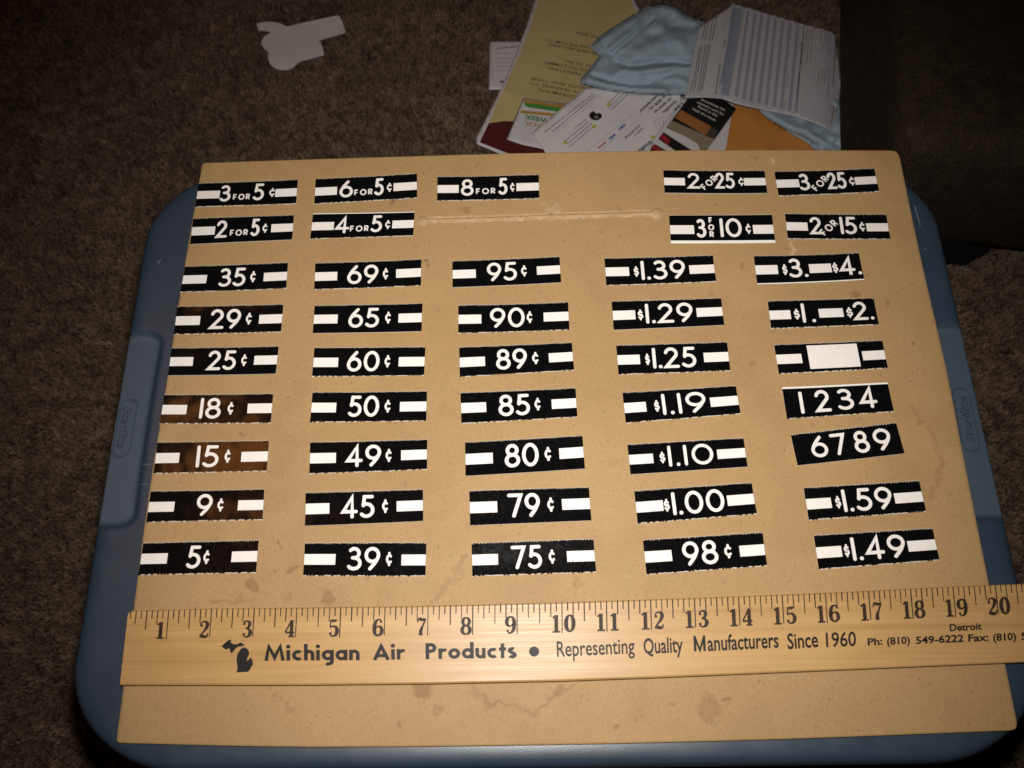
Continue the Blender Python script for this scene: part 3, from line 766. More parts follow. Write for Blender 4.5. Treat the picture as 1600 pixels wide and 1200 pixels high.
def rmap(u, v, z=0.0):
    u = np.asarray(u, float); v = np.asarray(v, float)
    tx = np.interp(u, tu, ttx); ty = np.interp(u, tu, tty) - 1.0
    bx = tx + np.interp(u, [0, 1, 20, 24], [-13.6, -9.9, 13.5, 18]); by = np.interp(bx, *YB)
    T_ = at(tx, ty, RZ); B_ = at(bx, by, RZ)
    P = T_ + (B_-T_)*v[..., None]; P[..., 2] = RZ + z
    return P
us = np.r_[.06, .075, .11, np.linspace(.2, 24, 140)]
prof = [(0.0, -RZ+.0001), (0.0, -.0011), (.008, -.0004), (.022, 0), (.5, 0), (.974, 0), (.991, -.0004), (1.0, -.0012), (1.0, -RZ+.0001)]
RV = []
for u_ in us:
    e = {.06: .055, .075: .02, .11: 0.0}.get(round(float(u_), 3), 0.0)
    for (v_, z_) in prof:
        vv_ = e + v_*(1-1.1*e) if v_ < .5 else v_
        RV.append(rmap(u_, np.array(vv_), z_))
nP = len(prof); RV = np.array(RV).reshape(-1, 3); n = len(us)
RF = []
for i in range(n-1):
    for j in range(nP-1): RF.append((i*nP+j, i*nP+j+1, (i+1)*nP+j+1, (i+1)*nP+j))
    RF.append((i*nP+nP-1, i*nP, (i+1)*nP, (i+1)*nP+nP-1))
RF.append(tuple(range(nP))[::-1]); RF.append(tuple((n-1)*nP+j for j in range(nP)))
ruler = mk('ruler', RV, RF, M_WOOD)
bm = bmesh.new(); bm.from_mesh(ruler.data); bmesh.ops.recalc_face_normals(bm, faces=bm.faces); bm.to_mesh(ruler.data); bm.free()
recentre(ruler)
tag(ruler, 'varnished wooden ruler with black lettering lying across the front of the board', 'ruler')
LZ = .00006
pc = []
rr = random.Random(4)
for k in range(1, 24*8+1):
    u_ = k/8
    if k % 8 == 0: L = .392
    elif k % 8 == 4: L = .262
    elif k % 2 == 0: L = .19
    else: L = .118
    if u_ < .12: continue
    hw = .0135 + rr.uniform(-.002, .002); L *= rr.uniform(.97, 1.03)
    pc.append((np.array([[u_-hw, .006], [u_+hw, .006], [u_+hw*.85, L], [u_-hw*.85, L]]), [(0, 1, 2, 3)]))
pieces_mesh('inch_marks', pc, lambda x, y, z: rmap(x, y, z), M_RINK2, ruler, 0, LZ)
# serif numerals with thick and thin strokes
def S(*pts): 
    Q = catmull([p for p in pts], 7); return ribbon(Q[:, :2], np.clip(Q[:, 2]*1.18+.025, .02, 1)/2)
def ell(cx, cy, rx, ry, a, b):
    P = arc(cx, cy, rx, ry, 0, 360, 37); w_ = a + b*np.abs(np.cos(np.radians(np.linspace(0, 360, 37))))
    return ribbon(P, (w_*1.15+.025)/2, closed=True)
def rot180(ps, w_=.6): return [(np.c_[w_-V[:, 0], 1-V[:, 1]], F_) for V, F_ in ps]
six_s = [S((.47,.93,.07),(.33,.97,.06),(.16,.84,.14),(.09,.5,.18),(.13,.16,.14),(.3,.03,.07),(.47,.13,.14),(.53,.31,.17),(.47,.5,.13),(.32,.57,.06),(.13,.44,.05)), disc(.47, .84, .075)]
SERIF = {
 '1': [S((.3,0,.17),(.3,.5,.17),(.3,1,.17)), S((.08,.03,.06),(.3,.03,.06),(.54,.03,.06)), S((.3,.96,.08),(.2,.9,.08),(.08,.83,.06))],
 '2': [S((.1,.74,.06),(.14,.9,.06),(.3,.97,.06),(.46,.89,.14),(.5,.74,.17),(.4,.5,.12),(.22,.28,.07),(.08,.08,.06)), disc(.14, .73, .085), S((.07,.05,.08),(.2,.1,.15),(.4,.06,.14),(.51,.1,.08),(.56,.27,.05))],
 '3': [S((.12,.78,.06),(.15,.91,.06),(.29,.97,.06),(.43,.89,.13),(.46,.76,.16),(.4,.6,.1),(.24,.53,.05)), S((.24,.53,.05),(.44,.46,.11),(.52,.28,.18),(.45,.1,.13),(.28,.03,.06),(.12,.1,.06)), disc(.14, .79, .08), disc(.13, .19, .085)],
 '4': [S((.42,1,.06),(.23,.64,.06),(.04,.29,.06)), S((.03,.27,.08),(.3,.27,.08),(.6,.27,.08)), S((.42,.0,.16),(.42,.5,.16),(.42,.98,.16)), S((.24,.03,.06),(.42,.03,.06),(.6,.03,.06))],
 '5': [S((.13,.97,.05),(.3,.92,.13),(.5,.97,.05)), S((.13,.97,.05),(.12,.75,.05),(.1,.53,.05)), S((.1,.53,.05),(.28,.61,.07),(.45,.53,.13),(.52,.32,.18),(.45,.11,.13),(.27,.03,.06),(.12,.1,.06)), disc(.13, .18, .085)],
 '6': six_s, '9': rot180(six_s),
 '7': [S((.07,.76,.05),(.09,.92,.07),(.2,.96,.14),(.38,.91,.13),(.56,.97,.06)), S((.56,.97,.06),(.4,.6,.08),(.28,.3,.15),(.27,0,.18))],
 '8': [ell(.3, .75, .19, .225, .05, .10), ell(.3, .27, .225, .25, .05, .12)],
 '0': [ell(.3, .5, .215, .465, .05, .14)],
}
for k in range(1, 24):
    st_ = str(k); pc = []
    boxes = [(-.252, -.035)] if k < 10 else [(-.235, -.02), (.065, .285)]
    for ch, (a, b) in zip(st_, boxes):
        for V, F_ in SERIF[ch]: pc.append((np.c_[k + a - .01 + V[:, 0]/.6*(b-a)*1.06, .388 - V[:, 1]*.222], F_))
    pieces_mesh('inch_numeral', pc, lambda x, y, z: rmap(x, y, z), M_RINK2, ruler, 2e-6, LZ+.00001)

# bold geometric lower case (cap height 1)
XH = .66
def bold(s, t=.205):
    h = t/2; r = XH/2-h; out = []; x = 0
    def R(P, c=False): 
        V, F_ = ribbon(np.asarray(P, float), h, closed=c); V = V.copy(); V[:, 0] += x; out.append((V, F_))
    def D(cx, cy, rr_): 
        V, F_ = disc(cx, cy, rr_); V = V.copy(); V[:, 0] += x; out.append((V, F_))
    for ch in s:
        if ch == ' ': x += .42; continue
        if ch == 'M': R([(.1, 0), (.25, .88), (.56, .18), (.87, .88), (1.02, 0)]); w_ = 1.12
        elif ch == 'A': R([(.08, 0), (.46, .86), (.84, 0)]); R([(.22, .27), (.70, .27)]); w_ = .92
        elif ch == 'P': R([(h, 0), (h, 1)]); R(cat((h, 1-h), (.3, 1-h), arc(.3, .695, .20, .20, 90, -90, 14), (h, .495))); w_ = .62
        elif ch == 'i': R([(h, 0), (h, XH)]); D(h, .88, .125); w_ = t+.02
        elif ch == 'c': R(arc(h+r, XH/2, r, r, 52, 308, 24)); w_ = .56
        elif ch == 'o': R(arc(h+r, XH/2, r, r, 0, 360, 33), True); w_ = .66
        elif ch in 'ad g'.replace(' ', ''):
            R(arc(h+r, XH/2, r, r, 0, 360, 33), True); X = h+2*r
            if ch == 'a': R([(X, 0), (X, XH)])
            elif ch == 'd': R([(X, 0), (X, 1.04)])
            else: R(cat((X, XH), (X, -.05), arc(X-.22, -.05, .22, .17, 0, -120, 14)))
            w_ = X+h
        elif ch in 'hn':
            R([(h, 0), (h, 1.04 if ch == 'h' else XH)]); R(cat(arc(h+.18, XH-h-.18, .19, .19, 170, 0, 16), (h+.37, 0))); w_ = h+.37+h
        elif ch == 'r': R([(h, 0), (h, XH)]); R(arc(h+.24, XH-h-.2, .22, .2, 160, 62, 10)); w_ = .46
        elif ch == 'u': R(cat((h, XH), (h, .28), arc(h+.18, .28, .18, .18, 180, 360, 16), (h+.36, XH))); R([(h+.36, 0), (h+.36, XH)]); w_ = h*2+.36
        elif ch == 't': R([(.2, 0), (.2, .92)]); R([(.0, XH-h*.8), (.40, XH-h*.8)]); w_ = .40
        elif ch == 's': R(cat(arc(.24, .475, .135, .11, 45, 250, 14), arc(.24, .19, .155, .115, 75, -150, 16))); w_ = .46
        x += w_ + .085
    return out, x-.085
def rz(px, py): return np.full(np.shape(px), RZ)
allp = []
P, W_ = bold('Michigan Air Products')
def placed(pieces, A, B, h, width):
    A = np.array(A, float); B = np.array(B, float); d = B-A; dn = d/np.linalg.norm(d); up = np.array([dn[1], -dn[0]])
    return [(A + V[:, :1]/width*d + V[:, 1:]*h*up, F_) for V, F_ in pieces]
def words(parts):
    out = []
    for s, A, B, h in parts:
        P, W_ = bold(s); out += placed(P, A, B, h, W_)
    return out
pl = words([('Michigan', (413, 1032.5), (562, 1031.6), 25), ('Air', (583, 1031.5), (633, 1030.5), 25), ('Products', (665, 1030), (806.5, 1028), 25)])
pl.append((disc(834.5, 1018, 8, 20)))
SANS = []
for s, A, B, h, bo in (('Representing', (870.5, 1026), (992, 1020.5), 25, .011), ('Quality', (1006, 1021.5), (1067.5, 1018.5), 25, .018), ('anufacturers', (1106, 1016.9), (1217, 1011.5), 25, .018), ('Since', (1231, 1014), (1279, 1010.5), 25, .018), ('1960', (1291, 1011), (1338, 1009), 23.5, .013),
                       ('Ph:', (1356, 1008.5), (1379, 1007), 11.5, .03), ('(810)', (1386, 1007.5), (1422, 1005.5), 11.5, .03), ('549-6222', (1431, 1006), (1506, 1002.5), 11.5, .03), ('Fax:', (1513, 1002.5), (1545, 1001), 11.5, .03), ('(810)', (1552, 1001.5), (1588, 999.5), 11.5, .03), ('549-6223', (1596, 999.5), (1668, 996), 11.5, .03), ('Detroit', (1484, 986), (1534, 983.5), 11, .03)):
    V, F_ = sans(s, bo); SANS += placed([(V, F_)], A, B, h, V[:, 0].max())
hM = .085
Mp = [ribbon([(hM, 0), (hM, 1)], hM), ribbon([(hM, .93), (.40, .06), (.72, .93)], hM*.9), ribbon([(.72, 1), (.72, 0)], hM)]
pl += placed(Mp, (1084.5, 1018), (1103, 1017.1), 24.5, .805)
pieces_mesh('lettering', pl + SANS, lambda x, y, z: at(x, y, RZ+z), M_RINK, ruler, 1.5e-6, LZ+.00002)
def c1(*p): return [(100+a/4, 920+b/4) for a, b in p]
upper = c1((983,360),(1010,335),(1030,320),(1046,318),(1041,335),(1060,346),(1085,345),(1105,335),(1133,352),(1110,360),(1085,363),(1065,382),(1048,405),(1038,390),(1035,373),(1010,379))
lower = c1((1105,376),(1125,364),(1150,378),(1158,405),(1150,425),(1142,445),(1150,449),(1165,428),(1178,445),(1181,470),(1165,500),(1150,519),(1078,523),(1085,495),(1080,460),(1078,435),(1088,400))
st = []
for pg in (upper, lower):
    vv, ee, ff, *_ = delaunay_2d_cdt([Vector(p) for p in pg], [(i, (i+1) % len(pg)) for i in range(len(pg))], [], 1, 1e-5)
    st.append((np.array([tuple(p) for p in vv]), [tuple(f) for f in ff]))
pieces_mesh('state_outline', st, lambda x, y, z: at(x, y, RZ+z), M_RINK, ruler, 1.5e-6, LZ+.00002)

# ================================================================== ottoman
OB = FLOOR + .045; OT = -.115
fl_ = at(1475, 386, OB)[:2]; fr_ = at(1600, 400, OB)[:2]; la_ = at(1304, 235, OB)[:2]
ex_ = (fr_-fl_)/np.linalg.norm(fr_-fl_); ey_ = np.array([-ex_[1], ex_[0]])
cor_ = fl_ + ex_*np.dot(la_-fl_, ex_)
ott = empty('ottoman', (*(cor_+ex_*.37+ey_*.35), FLOOR))
tag(ott, 'dark brown upholstered ottoman on a black foot behind the blue bin', 'ottoman')
bm = bmesh.new(); bmesh.ops.create_cube(bm, size=1)
for v_ in bm.verts:
    v_.co.x = (v_.co.x+.5)*.75; v_.co.y = (v_.co.y+.5)*.70; v_.co.z = OB + (v_.co.z+.5)*(OT-OB)
bmesh.ops.bevel(bm, geom=[e for e in bm.edges], offset=.028, segments=5, profile=.6, affect='EDGES')
bmesh.ops.subdivide_edges(bm, edges=[e for e in bm.edges if e.calc_length() > .1], cuts=24, use_grid_fill=True)
for v_ in bm.verts:
    x_, y_, z_ = v_.co
    nz = float(vnoise(x_*14+3, y_*14+z_*9, 77))-.5; n2_ = float(vnoise(x_*40, y_*40+z_*33, 78))-.5
    bulge = .010*math.sin(math.pi*min(1, max(0, (z_-OB)/(OT-OB))))
    v_.co.y += (-bulge if y_ < .05 else 0) + n2_*.002
    v_.co.x += n2_*.0025; v_.co.z += nz*.008 if z_ > OB+.06 else 0
    wp = cor_ + ex_*v_.co.x + ey_*v_.co.y
    v_.co.x = wp[0] - ott.location.x; v_.co.y = wp[1] - ott.location.y; v_.co.z -= FLOOR
me = bpy.data.meshes.new('upholstered_body'); bm.to_mesh(me); bm.free(); me.materials.append(M_OTTO)
me.polygons.foreach_set('use_smooth', [True]*len(me.polygons))
o = bpy.data.objects.new('upholstered_body', me); COL.objects.link(o); o.parent = ott
fp = at([1440, 1508, 1540], [412, 416, 398], FLOOR+.006)[:, :2]
P = [fp[0], fp[1], fp[2], fp[2]+np.array([.0, .03]), fp[0]+np.array([0, .06])]
V = [(*p, FLOOR) for p in P] + [(*(p+np.array([0, .004])), OB+.012) for p in P]
mk('foot', V, [(4, 3, 2, 1, 0), (5, 6, 7, 8, 9)] + [(i, (i+1) % 5, 5+(i+1) % 5, 5+i) for i in range(5)], M_FOOT, ott)

# ================================================================== papers and cloth on the carpet
Z0 = FLOOR + .0095
def q5(*p): return [(740+a/5, b/5) for a, b in p]
def q2(*p): return [(840+a/7.273, 120+b/7.273) for a, b in p]
def q4(*p): return [(1060+a/5, b/5) for a, b in p]
def q3(*p): return [(1000+a/10, 140+b/10) for a, b in p]
def printed(name, parts, parent, zf, mat, lift=.0005):
    """parts: list of (string, A, B, cap, bold)"""
    V, F_ = [], []; b = 0
    for s, A, B, h, bo in parts:
        v_, f_ = sans(s, bo); fn = px_text([(v_, f_)], A, B, h, zf, v_[:, 0].max())
        V.append(fn(v_[:, 0], v_[:, 1], lift)); F_ += [tuple(i+b for i in f) for f in f_]; b += len(v_)
    return mk(name, np.concatenate(V), F_, mat, parent)
def patches(name, polys, parent, zf, mat, lift=.0004):
    V, F_ = [], []; b = 0
    for pg in polys:
        bd = densify(pg, 6); n_ = len(bd); P = [Vector(p) for p in bd]
        (x0, y0), (x1, y1) = bd.min(0), bd.max(0)
        if min(x1-x0, y1-y0) > 9:
            gx, gy = np.meshgrid(np.arange(x0+3, x1, 6), np.arange(y0+3, y1, 6)); gx = gx.ravel(); gy = gy.ravel()
            ok = inside([tuple(p) for p in bd], gx, gy) & (segdist(gx, gy, [tuple(p) for p in bd]+[tuple(bd[0])]) > 2.5)
            P += [Vector(p) for p in zip(gx[ok], gy[ok])]
        vv, ee, ff, *_ = delaunay_2d_cdt(P, [(i, (i+1) % n_) for i in range(n_)], [], 1, 1e-5)
        Q = np.array([tuple(p) for p in vv]); V.append(at(Q[:, 0], Q[:, 1], zf(Q[:, 0], Q[:, 1])+lift))
        for f in ff:
            f = list(f); a, b_, c = [Q[i] for i in f]
            if (b_[0]-a[0])*(c[1]-a[1]) - (b_[1]-a[1])*(c[0]-a[0]) > 0: f = f[::-1]
            F_.append(tuple(i+b for i in f))
        b += len(Q)
    return mk(name, np.concatenate(V), F_, mat, parent, True)
def greek(lines, hw, rnd, dash=(5, 14), gap=2):
    out = []
    for (A, B) in lines:
        A = np.array(A, float); B = np.array(B, float); L = np.linalg.norm(B-A); d = (B-A)/L; n_ = np.array([-d[1], d[0]])*hw; s = 0
        while s < L:
            e = min(L, s+rnd.uniform(*dash)); p, q = A+d*s, A+d*e
            out.append([tuple(p+n_), tuple(q+n_), tuple(q-n_), tuple(p-n_)]); s = e + gap*rnd.uniform(.6, 1.4)
    return out
rg = random.Random(11)

# white slip at the far left
zf = flat(Z0)
slip = sheet('paper_slip', q5((128, 322), (420, 322), (420, 640), (230, 700), (120, 700)), zf, M_SLIP)
tag(slip, 'small white paper slip sticking out left of the tan flyer', 'paper')
printed('printed_text', [('JOIN Store17', q5((350, 352))[0], q5((165, 378))[0], 3.0, .02), ('M', q5((232, 628))[0], q5((205, 632))[0], 3.6, .05)], slip, zf, M_TXT)
patches('ruled_lines', greek([q5((165, y_), (330, y_-2)) for y_ in (420, 455, 490, 522, 552)], .25, rg, (30, 60), 1), slip, zf, M_TXTG)

# tan flyer
def zt(x, y): return Z0 + .0016 + .0012*np.sin(x*.045+y*.03) + .0022*np.exp(-(segdist(x, y, [(755, 128), (830, 158), (900, 172)])/11)**2) + .006*sstep(935, 1000, x)*(1-sstep(20, 70, y))
fly_w = q5((500, -60), (1230, -60), (1310, 110), (1330, 320), (1620, 700), (1500, 1240), (300, 1240), (25, 1125), (25, 1070), (190, 745), (330, 420), (410, 215))
flyer = sheet('event_flyer', fly_w, zt, M_WP2, .0004, 7)
tag(flyer, 'large tan flyer printed upside down with a maroon lower corner', 'flyer')
patches('tan_print', [q5((525, -60), (1200, -60), (1272, 90), (1300, 320), (1590, 700), (1500, 950), (300, 948), (118, 960), (205, 750), (240, 690), (360, 420), (440, 215))], flyer, zt, M_TAN, .0007)
patches('maroon_print', [q5((300, 948), (240, 945), (118, 962), (48, 1108), (60, 1118), (260, 1195), (420, 1230), (1000, 1230), (1000, 950))], flyer, zt, M_RED, .0009)
printed('printed_text', [('YOUR SCHOOL PROGRAM HAS', q5((1240, 835))[0], q5((510, 690))[0], 4.6, .004), ('LOGGED HOURS OF TRAINING TO', q5((1240, 785))[0], q5((445, 640))[0], 4.6, .004), ('HELP STUDENTS AND THEIR', q5((1130, 725))[0], q5((445, 602))[0], 4.6, .004),
    ('FAMILIES OF PERSISTING', q5((1130, 625))[0], q5((580, 520))[0], 4.6, .004), ('PERMISSION TO COMMIT', q5((1080, 575))[0], q5((550, 475))[0], 4.6, .004), ('THE LIVES OF ALL', q5((1080, 535))[0], q5((710, 465))[0], 4.6, .004),
    ('WE HAVE INCLUDED', q5((985, 412))[0], q5((590, 335))[0], 4.6, .004), ('AND FOR HOME TO', q5((905, 362))[0], q5((575, 302))[0], 4.6, .004), ('NG BEEN', q5((970, 278))[0], q5((800, 243))[0], 4.6, .004)], flyer, zt, M_DKB, .0013)

# white leaflet with green band
def zc(x, y): return zt(x, y) + .0024
card = sheet('school_leaflet', q5((390, 765), (860, 830), (860, 1215), (600, 1175), (380, 1130), (258, 1088), (335, 900)), zc, M_WP2, .0003)
tag(card, 'white leaflet with a green band and WEEK printed upside down', 'leaflet')
patches('gold_print', [q5((398, 778), (840, 838), (840, 862), (388, 800)), q5((370, 860), (840, 905), (840, 930), (360, 882))], card, zc, M_GOLD)
patches('green_print', [q5((398, 800), (840, 862), (840, 900), (425, 838), (395, 822))], card, zc, M_GREEN, .0005)
patches('dark_outline', [q5((386, 770), (394, 768), (262, 1090), (254, 1086))], card, zc, M_DKB, .0005)
printed('green_lettering', [('WEEK', q5((582, 925))[0], q5((400, 893))[0], 7.2, .03)], card, zc, M_GREEN, .0006)
printed('gold_lettering', [('SCHOOL', q5((700, 1000))[0], q5((395, 945))[0], 6.6, .02)], card, zc, M_GOLD, .0006)

# white sheet behind the bookmark and orange envelope
zo = lambda x, y: zt(x, y) + .0036
ws = sheet('blank_sheet', [(1060, 150), (1150, 160), (1138, 250), (1040, 250)], zo, M_WP2, .0003)
tag(ws, 'plain white sheet showing between the bookmark and the orange envelope', 'paper')
def zenv(x, y): return Z0 + .0066 + .0016*np.exp(-(segdist(x, y, [(1200, 250), (1190, 205), (1150, 160)])/12)**2)
env = sheet('envelope', [(1152, 130), (1300, 140), (1330, 250), (1131, 250)], zenv, M_OR, .001)
tag(env, 'orange manila envelope partly under the pale blue cloth', 'envelope')

# coupon flyer, text running down to the left
def zg(x, y): return zt(x, y) + .0052
gf_ = sheet('coupon_flyer', q2((-70, 640), (540, 130), (900, 90), (1600, 150), (1640, 260), (1150, 950), (150, 950), (-30, 680)), zg, M_WP, .0004)
tag(gf_, 'white coupon flyer with slanted black text and a round black stamp', 'flyer')
T2 = lambda s, a, b, h, bo: (s, q2(a)[0], q2(b)[0], h, bo)
printed('headline_text', [T2('Use', (1640, 290), (1555, 372), 4.2, .035), T2('GoodRx', (1570, 262), (1415, 402), 4.2, .035), T2('to save up', (1510, 235), (1320, 400), 4.2, .035), T2('to 80% on', (1450, 200), (1265, 362), 4.2, .035), T2('prescriptions*', (1375, 185), (1140, 402), 4.2, .035), T2('GoodRx', (1290, 715), (1135, 838), 6, .04), T2('COUPONS', (1150, 545), (985, 690), 3.6, .03), T2('HERE IS', (1190, 575), (1090, 670), 2.6, .02)], gf_, zg, M_TXT, .0006)
L2 = lambda a, b: (q2(a)[0], q2(b)[0])
patches('small_print', greek([L2((640, 190), (80, 630)), L2((665, 205), (165, 630)), L2((1050, 175), (835, 375)), L2((1000, 170), (800, 360)), L2((940, 165), (790, 320)), L2((580, 510), (300, 740)), L2((615, 530), (340, 765)), L2((640, 560), (355, 800)), L2((550, 485), (415, 590))], .75, rg, (2, 6), .9), gf_, zg, M_TXTG)
patches('divider_lines', greek([L2((770, 160), (150, 690)), L2((1080, 425), (560, 850)), L2((1150, 480), (700, 850))], .2, rg, (90, 100), 0), gf_, zg, M_TXTG)
patches('blue_print', greek([L2((995, 540), (925, 600)), L2((880, 655), (815, 710))], 2.0, rg, (3, 6), .8), gf_, zg, M_BLUT)
patches('red_print', greek([L2((775, 745), (690, 810))], 1.2, rg, (3, 6), .8), gf_, zg, M_REDT)
patches('yellow_marks', [[tuple(p) for p in (arc(*q2(c)[0], 3.2, 3.0, 0, 330, 10))] for c in ((1310, 685), (645, 560), (315, 745), (805, 315))], gf_, zg, M_YEL)
sc_ = q2((660, 440))[0]
patches('round_stamp', [[tuple(p) for p in cat(arc(sc_[0], sc_[1], 10, 7.5, 20, 250, 14), (sc_[0]+1, sc_[1]-3), arc(sc_[0]+5, sc_[1]+1, 5, 5, 270, 360, 6))]], gf_, zg, M_BLACKP)
patches('stamp_grey_spot', [[tuple(p) for p in arc(sc_[0]+1, sc_[1]+2.5, 3.6, 2.3, 0, 330, 10)]], gf_, zg, M_TXTG, .0008)  # small grey oval printed on the stamp
patches('pen_scribble', greek([L2((1320, 500), (1370, 620)), L2((1375, 510), (1400, 590)), L2((1420, 490), (1440, 570)), L2((1320, 500), (1440, 460)), L2((1395, 600), (1460, 500))], .28, rg, (40, 60), 0), gf_, zg, M_TXTG)

# bookmark
def zb(x, y): return zt(x, y) + .0078
bk = sheet('bookmark', q3((760, 120), (1250, 120), (1505, 300), (1040, 950), (960, 1080), (60, 1080)), zb, M_BLACKP, .0006)
tag(bk, 'black bookmark with white sentence and a picture of stacked books', 'bookmark')
patches('book_spine_print', [q3((640, 318), (1110, 575), (1030, 718), (545, 440))], bk, zb, M_BRN)
patches('page_edge_print', [q3((490, 480), (1165, 780), (1060, 925), (418, 580)), ], bk, zb, M_KHA)
patches('dark_cover_print', [q3((1110, 590), (1215, 640), (1165, 770), (1000, 715))], bk, zb, M_DKB)
patches('pale_page_print', [q3((415, 590), (1050, 905), (1035, 950), (990, 1010), (800, 950), (360, 665))], bk, zb, M_KHA, .0003)
patches('white_page_print', [q3((412, 596), (700, 730), (900, 850), (940, 940), (880, 985), (800, 940), (365, 660))], bk, zb, M_WP2, .0005)
patches('red_cover_print', [q3((350, 680), (475, 790), (440, 865), (300, 745)), q3((215, 850), (350, 950), (320, 1010), (165, 910))], bk, zb, M_CRIM, .0006)
patches('pale_gap_print', [q3((285, 770), (540, 950), (500, 1010), (220, 840))], bk, zb, M_WP2, .0005)
printed('white_lettering', [('Sometimes the', q3((950, 165))[0], q3((1322, 332))[0], 3.6, .02), ('answers can\'t be', q3((888, 205))[0], q3((1300, 402))[0], 3.6, .02), ('found in the', q3((898, 272))[0], q3((1205, 425))[0], 3.6, .02), ('back of a book.', q3((818, 312))[0], q3((1185, 500))[0], 3.6, .02)], bk, zb, M_TXTW, .0008)

# pale blue cloth
folds = [([(965, 96), (985, 103), (1000, 101), (1040, 97), (1085, 99)], -.0075, 4.5), ([(970, 110), (1010, 112), (1050, 104), (1085, 106)], .0070, 6), ([(925, 117), (950, 125), (985, 133), (1015, 130)], -.0060, 4.5), ([(920, 124), (950, 133), (990, 139), (1040, 143)], .0055, 5),
         ([(960, 80), (985, 60), (1020, 30)], -.0042, 3.0), ([(952, 76), (978, 55), (1012, 25)], .0035, 4), ([(1045, 40), (1075, 45), (1100, 36)], -.007, 7), ([(1000, 80), (1040, 62), (1080, 70)], .006, 12), ([(1040, 125), (1060, 122), (1078, 133)], .0045, 4), ([(935, 62), (955, 84), (960, 100)], -.003, 4),
         ([(1190, 180), (1230, 196), (1300, 220)], .009, 9), ([(1225, 205), (1250, 212), (1275, 226)], -.007, 5), ([(1270, 205), (1310, 226)], -.006, 5)]
cl_poly = [(1036, 5), (1056, 10), (1070, 22), (1100, 34), (1140, 30), (1220, 60), (1300, 60), (1312, 150), (1330, 250), (1292, 252), (1262, 222), (1228, 203), (1200, 184), (1180, 167), (1120, 150), (1068, 147), (1040, 148), (1000, 146), (950, 141), (906, 130), (908, 121), (924, 104), (937, 85), (922, 73), (935, 58), (950, 47), (985, 25), (1010, 10)]
def zcl(x, y):
    x = np.asarray(x, float); y = np.asarray(y, float)
    z = np.full(x.shape, Z0 + .0175)
    for ln, a, wd in folds: z = z + .85*a*np.exp(-(segdist(x, y, ln)/wd)**2)
    z = z + .007*(vnoise(x*.045+y*.02, y*.06-x*.015, 41)-.5) + .0022*(vnoise(x*.11+y*.05, y*.13, 42)-.5)
    e = segdist(x, y, cl_poly+[cl_poly[0]])
    return np.maximum(z - .008*(1-sstep(0, 7, e)), Z0 + .0088)
cloth = sheet('folded_cloth', cl_poly, zcl, M_CLOTH, .0018, 2.6)
tag(cloth, 'crumpled pale blue cotton cloth on the papers behind the board', 'cloth')

# printed form
fold = [(1146, 4), (1141, 20), (1135, 60), (1122, 152)]
def zfm(x, y):
    x = np.asarray(x, float); y = np.asarray(y, float)
    fx = np.interp(y, [4, 20, 60, 152], [1146, 1141, 1135, 1122])
    z = Z0 + .030 - .00012*np.clip(fx-x, 0, 100) - .00004*np.clip(x-fx, 0, 200)
    z = z + .0035*np.exp(-((x-fx)/5)**2) + .002*np.sin(x*.06+1)*sstep(90, 210, y) - .006*sstep(1285, 1316, x)
    return z
form = sheet('printed_form', [(1146, 4), (1175, 13), (1230, 29), (1305, 50), (1310, 95), (1315, 132), (1309, 168), (1304, 207), (1280, 195), (1244, 182), (1205, 174), (1180, 169), (1150, 162), (1128, 154), (1100, 152), (1070, 153), (1078, 110), (1086, 70), (1093, 42), (1105, 33), (1120, 24), (1136, 13)], zfm, M_FORM, .0004, 4)
tag(form, 'white printed form with pale blue columns draped over the cloth', 'form')
F4 = lambda *p: q4(*p)
bt = [(545, 80), (600, 98), (650, 112), (705, 128), (758, 146), (815, 165), (872, 182), (932, 198)]; bb = [(450, 755), (508, 775), (565, 790), (627, 803), (685, 818), (745, 836), (802, 852), (866, 868)]
patches('blue_columns', [F4((418, 50), (505, 70), (480, 220), (390, 745), (305, 732), (385, 330))] + [F4((a[0]-9, a[1]-3), (a[0]+12, a[1]+4), (b[0]+15, b[1]+4), (b[0]-12, b[1]-4)) for a, b in zip(bt, bb)], form, zfm, M_BLUEP)
L4 = lambda a, b: (q4(a)[0], q4(b)[0])
for blk in ([L4((298, 130), (262, 320)), L4((270, 135), (240, 320)), L4((238, 150), (208, 320)), L4((215, 170), (182, 320))],
            [L4((250, 345), (185, 700)), L4((232, 345), (168, 715)), L4((212, 345), (152, 715)), L4((190, 345), (120, 715)), L4((170, 360), (118, 640)), L4((115, 630), (90, 722))],
            [L4((368, 305), (355, 370)), L4((328, 500), (288, 735))], [L4((980, 215), (960, 500)), L4((965, 330), (925, 880)), L4((945, 560), (912, 860))], [L4((1228, 290), (1210, 665)), L4((1218, 790), (1195, 965))]):
    patches('text_rows', greek(blk, .55, rg, (6, 22), .7), form, zfm, M_TXT)
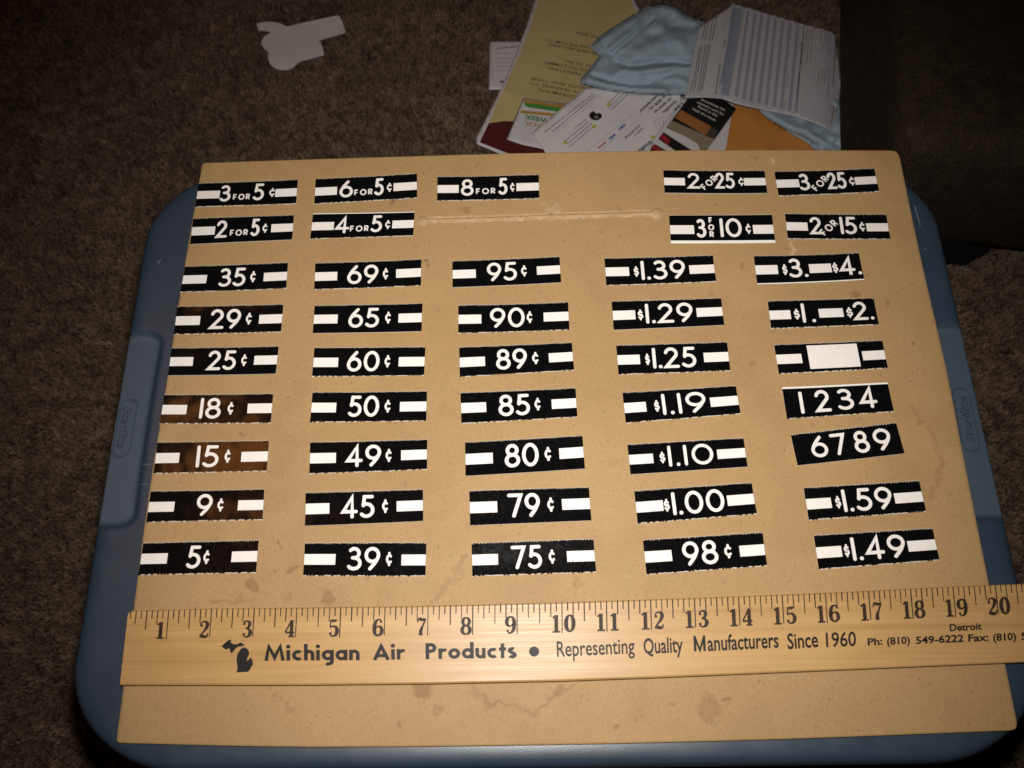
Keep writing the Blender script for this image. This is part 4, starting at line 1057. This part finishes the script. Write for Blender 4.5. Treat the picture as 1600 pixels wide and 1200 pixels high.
patches('fine_text_rows', greek([L4((1050, 230), (1030, 470)), L4((1030, 225), (1000, 490)), L4((1010, 222), (985, 400)), L4((1120, 240), (1108, 330)), L4((1150, 250), (1130, 390)), L4((1170, 260), (1160, 400)), L4((1190, 270), (1178, 430)), L4((1150, 540), (1140, 650)), L4((1128, 530), (1118, 640)), L4((1105, 525), (1090, 665)), L4((1175, 540), (1168, 760)), L4((860, 590), (845, 690)), L4((840, 780), (825, 850))], .5, rg, (3, 9), .8), form, zfm, M_TXTG)
patches('column_rule', greek([L4((512, 75), (392, 745))], .28, rg, (300, 400), 0), form, zfm, M_TXT)

# scuffs on the lid
M_SCUFF = plain('pale_plastic_scuff', (.10, .125, .15), .7, .2)
for nm_, zz_, lines_, hw_ in (('scuff_mark', LIDZ, [((222, 725), (241, 727))], .5), ('scuff_mark', LIDZ, [((220, 757), (238, 756))], .5), ('scuff_mark', LIDZ, [((1429, 322), (1438, 352))], 1.0), ('scuff_mark', LIDZ, [((1445, 388), (1447, 390))], .9), ('scuff_mark', LIDZ, [((247, 411), (251, 406))], 1.0)):
    patches(nm_, greek(lines_, hw_, rg, (8, 20), .6), lid, flat(zz_), M_SCUFF, .00025)

# white cut-out
cut = [(350+a/6.4, b/6.4) for a, b in ((325,235),(400,220),(480,218),(560,232),(630,265),(700,250),(900,203),(1130,155),(1155,165),(1180,210),(1195,265),(1215,310),(1205,325),(940,400),(965,425),(985,475),(1000,545),(900,572),(770,605),(725,635),(690,670),(640,692),(570,695),(510,680),(460,640),(440,580),(445,520),(400,485),(375,445),(380,395),(410,360),(445,340),(470,322),(430,305),(345,300))]
co = sheet('cutout_shape', cut, (lambda x, y: Z0 + .0015 + .004*((np.asarray(x)-470)/70.)**2 + .001*np.sin(np.asarray(y)*.08)), M_FOAM, .0016, 4, None, False)
tag(co, 'irregular white cut-out shape with round lobes lying on the carpet', 'cut-out')

for o in [o for o in COL.objects if o.type == 'MESH' and o.parent is None and o.location.length == 0 and o.name not in ('carpet',)]:
    kids = [c for c in COL.objects if c.parent == o]
    old = Vector(o.location); recentre(o); d = Vector(o.location) - old
    for c in kids:
        n_ = len(c.data.vertices); a_ = np.empty(n_*3); c.data.vertices.foreach_get('co', a_)
        c.data.vertices.foreach_set('co', (a_.reshape(-1, 3) - np.array(d)).ravel()); c.data.update()
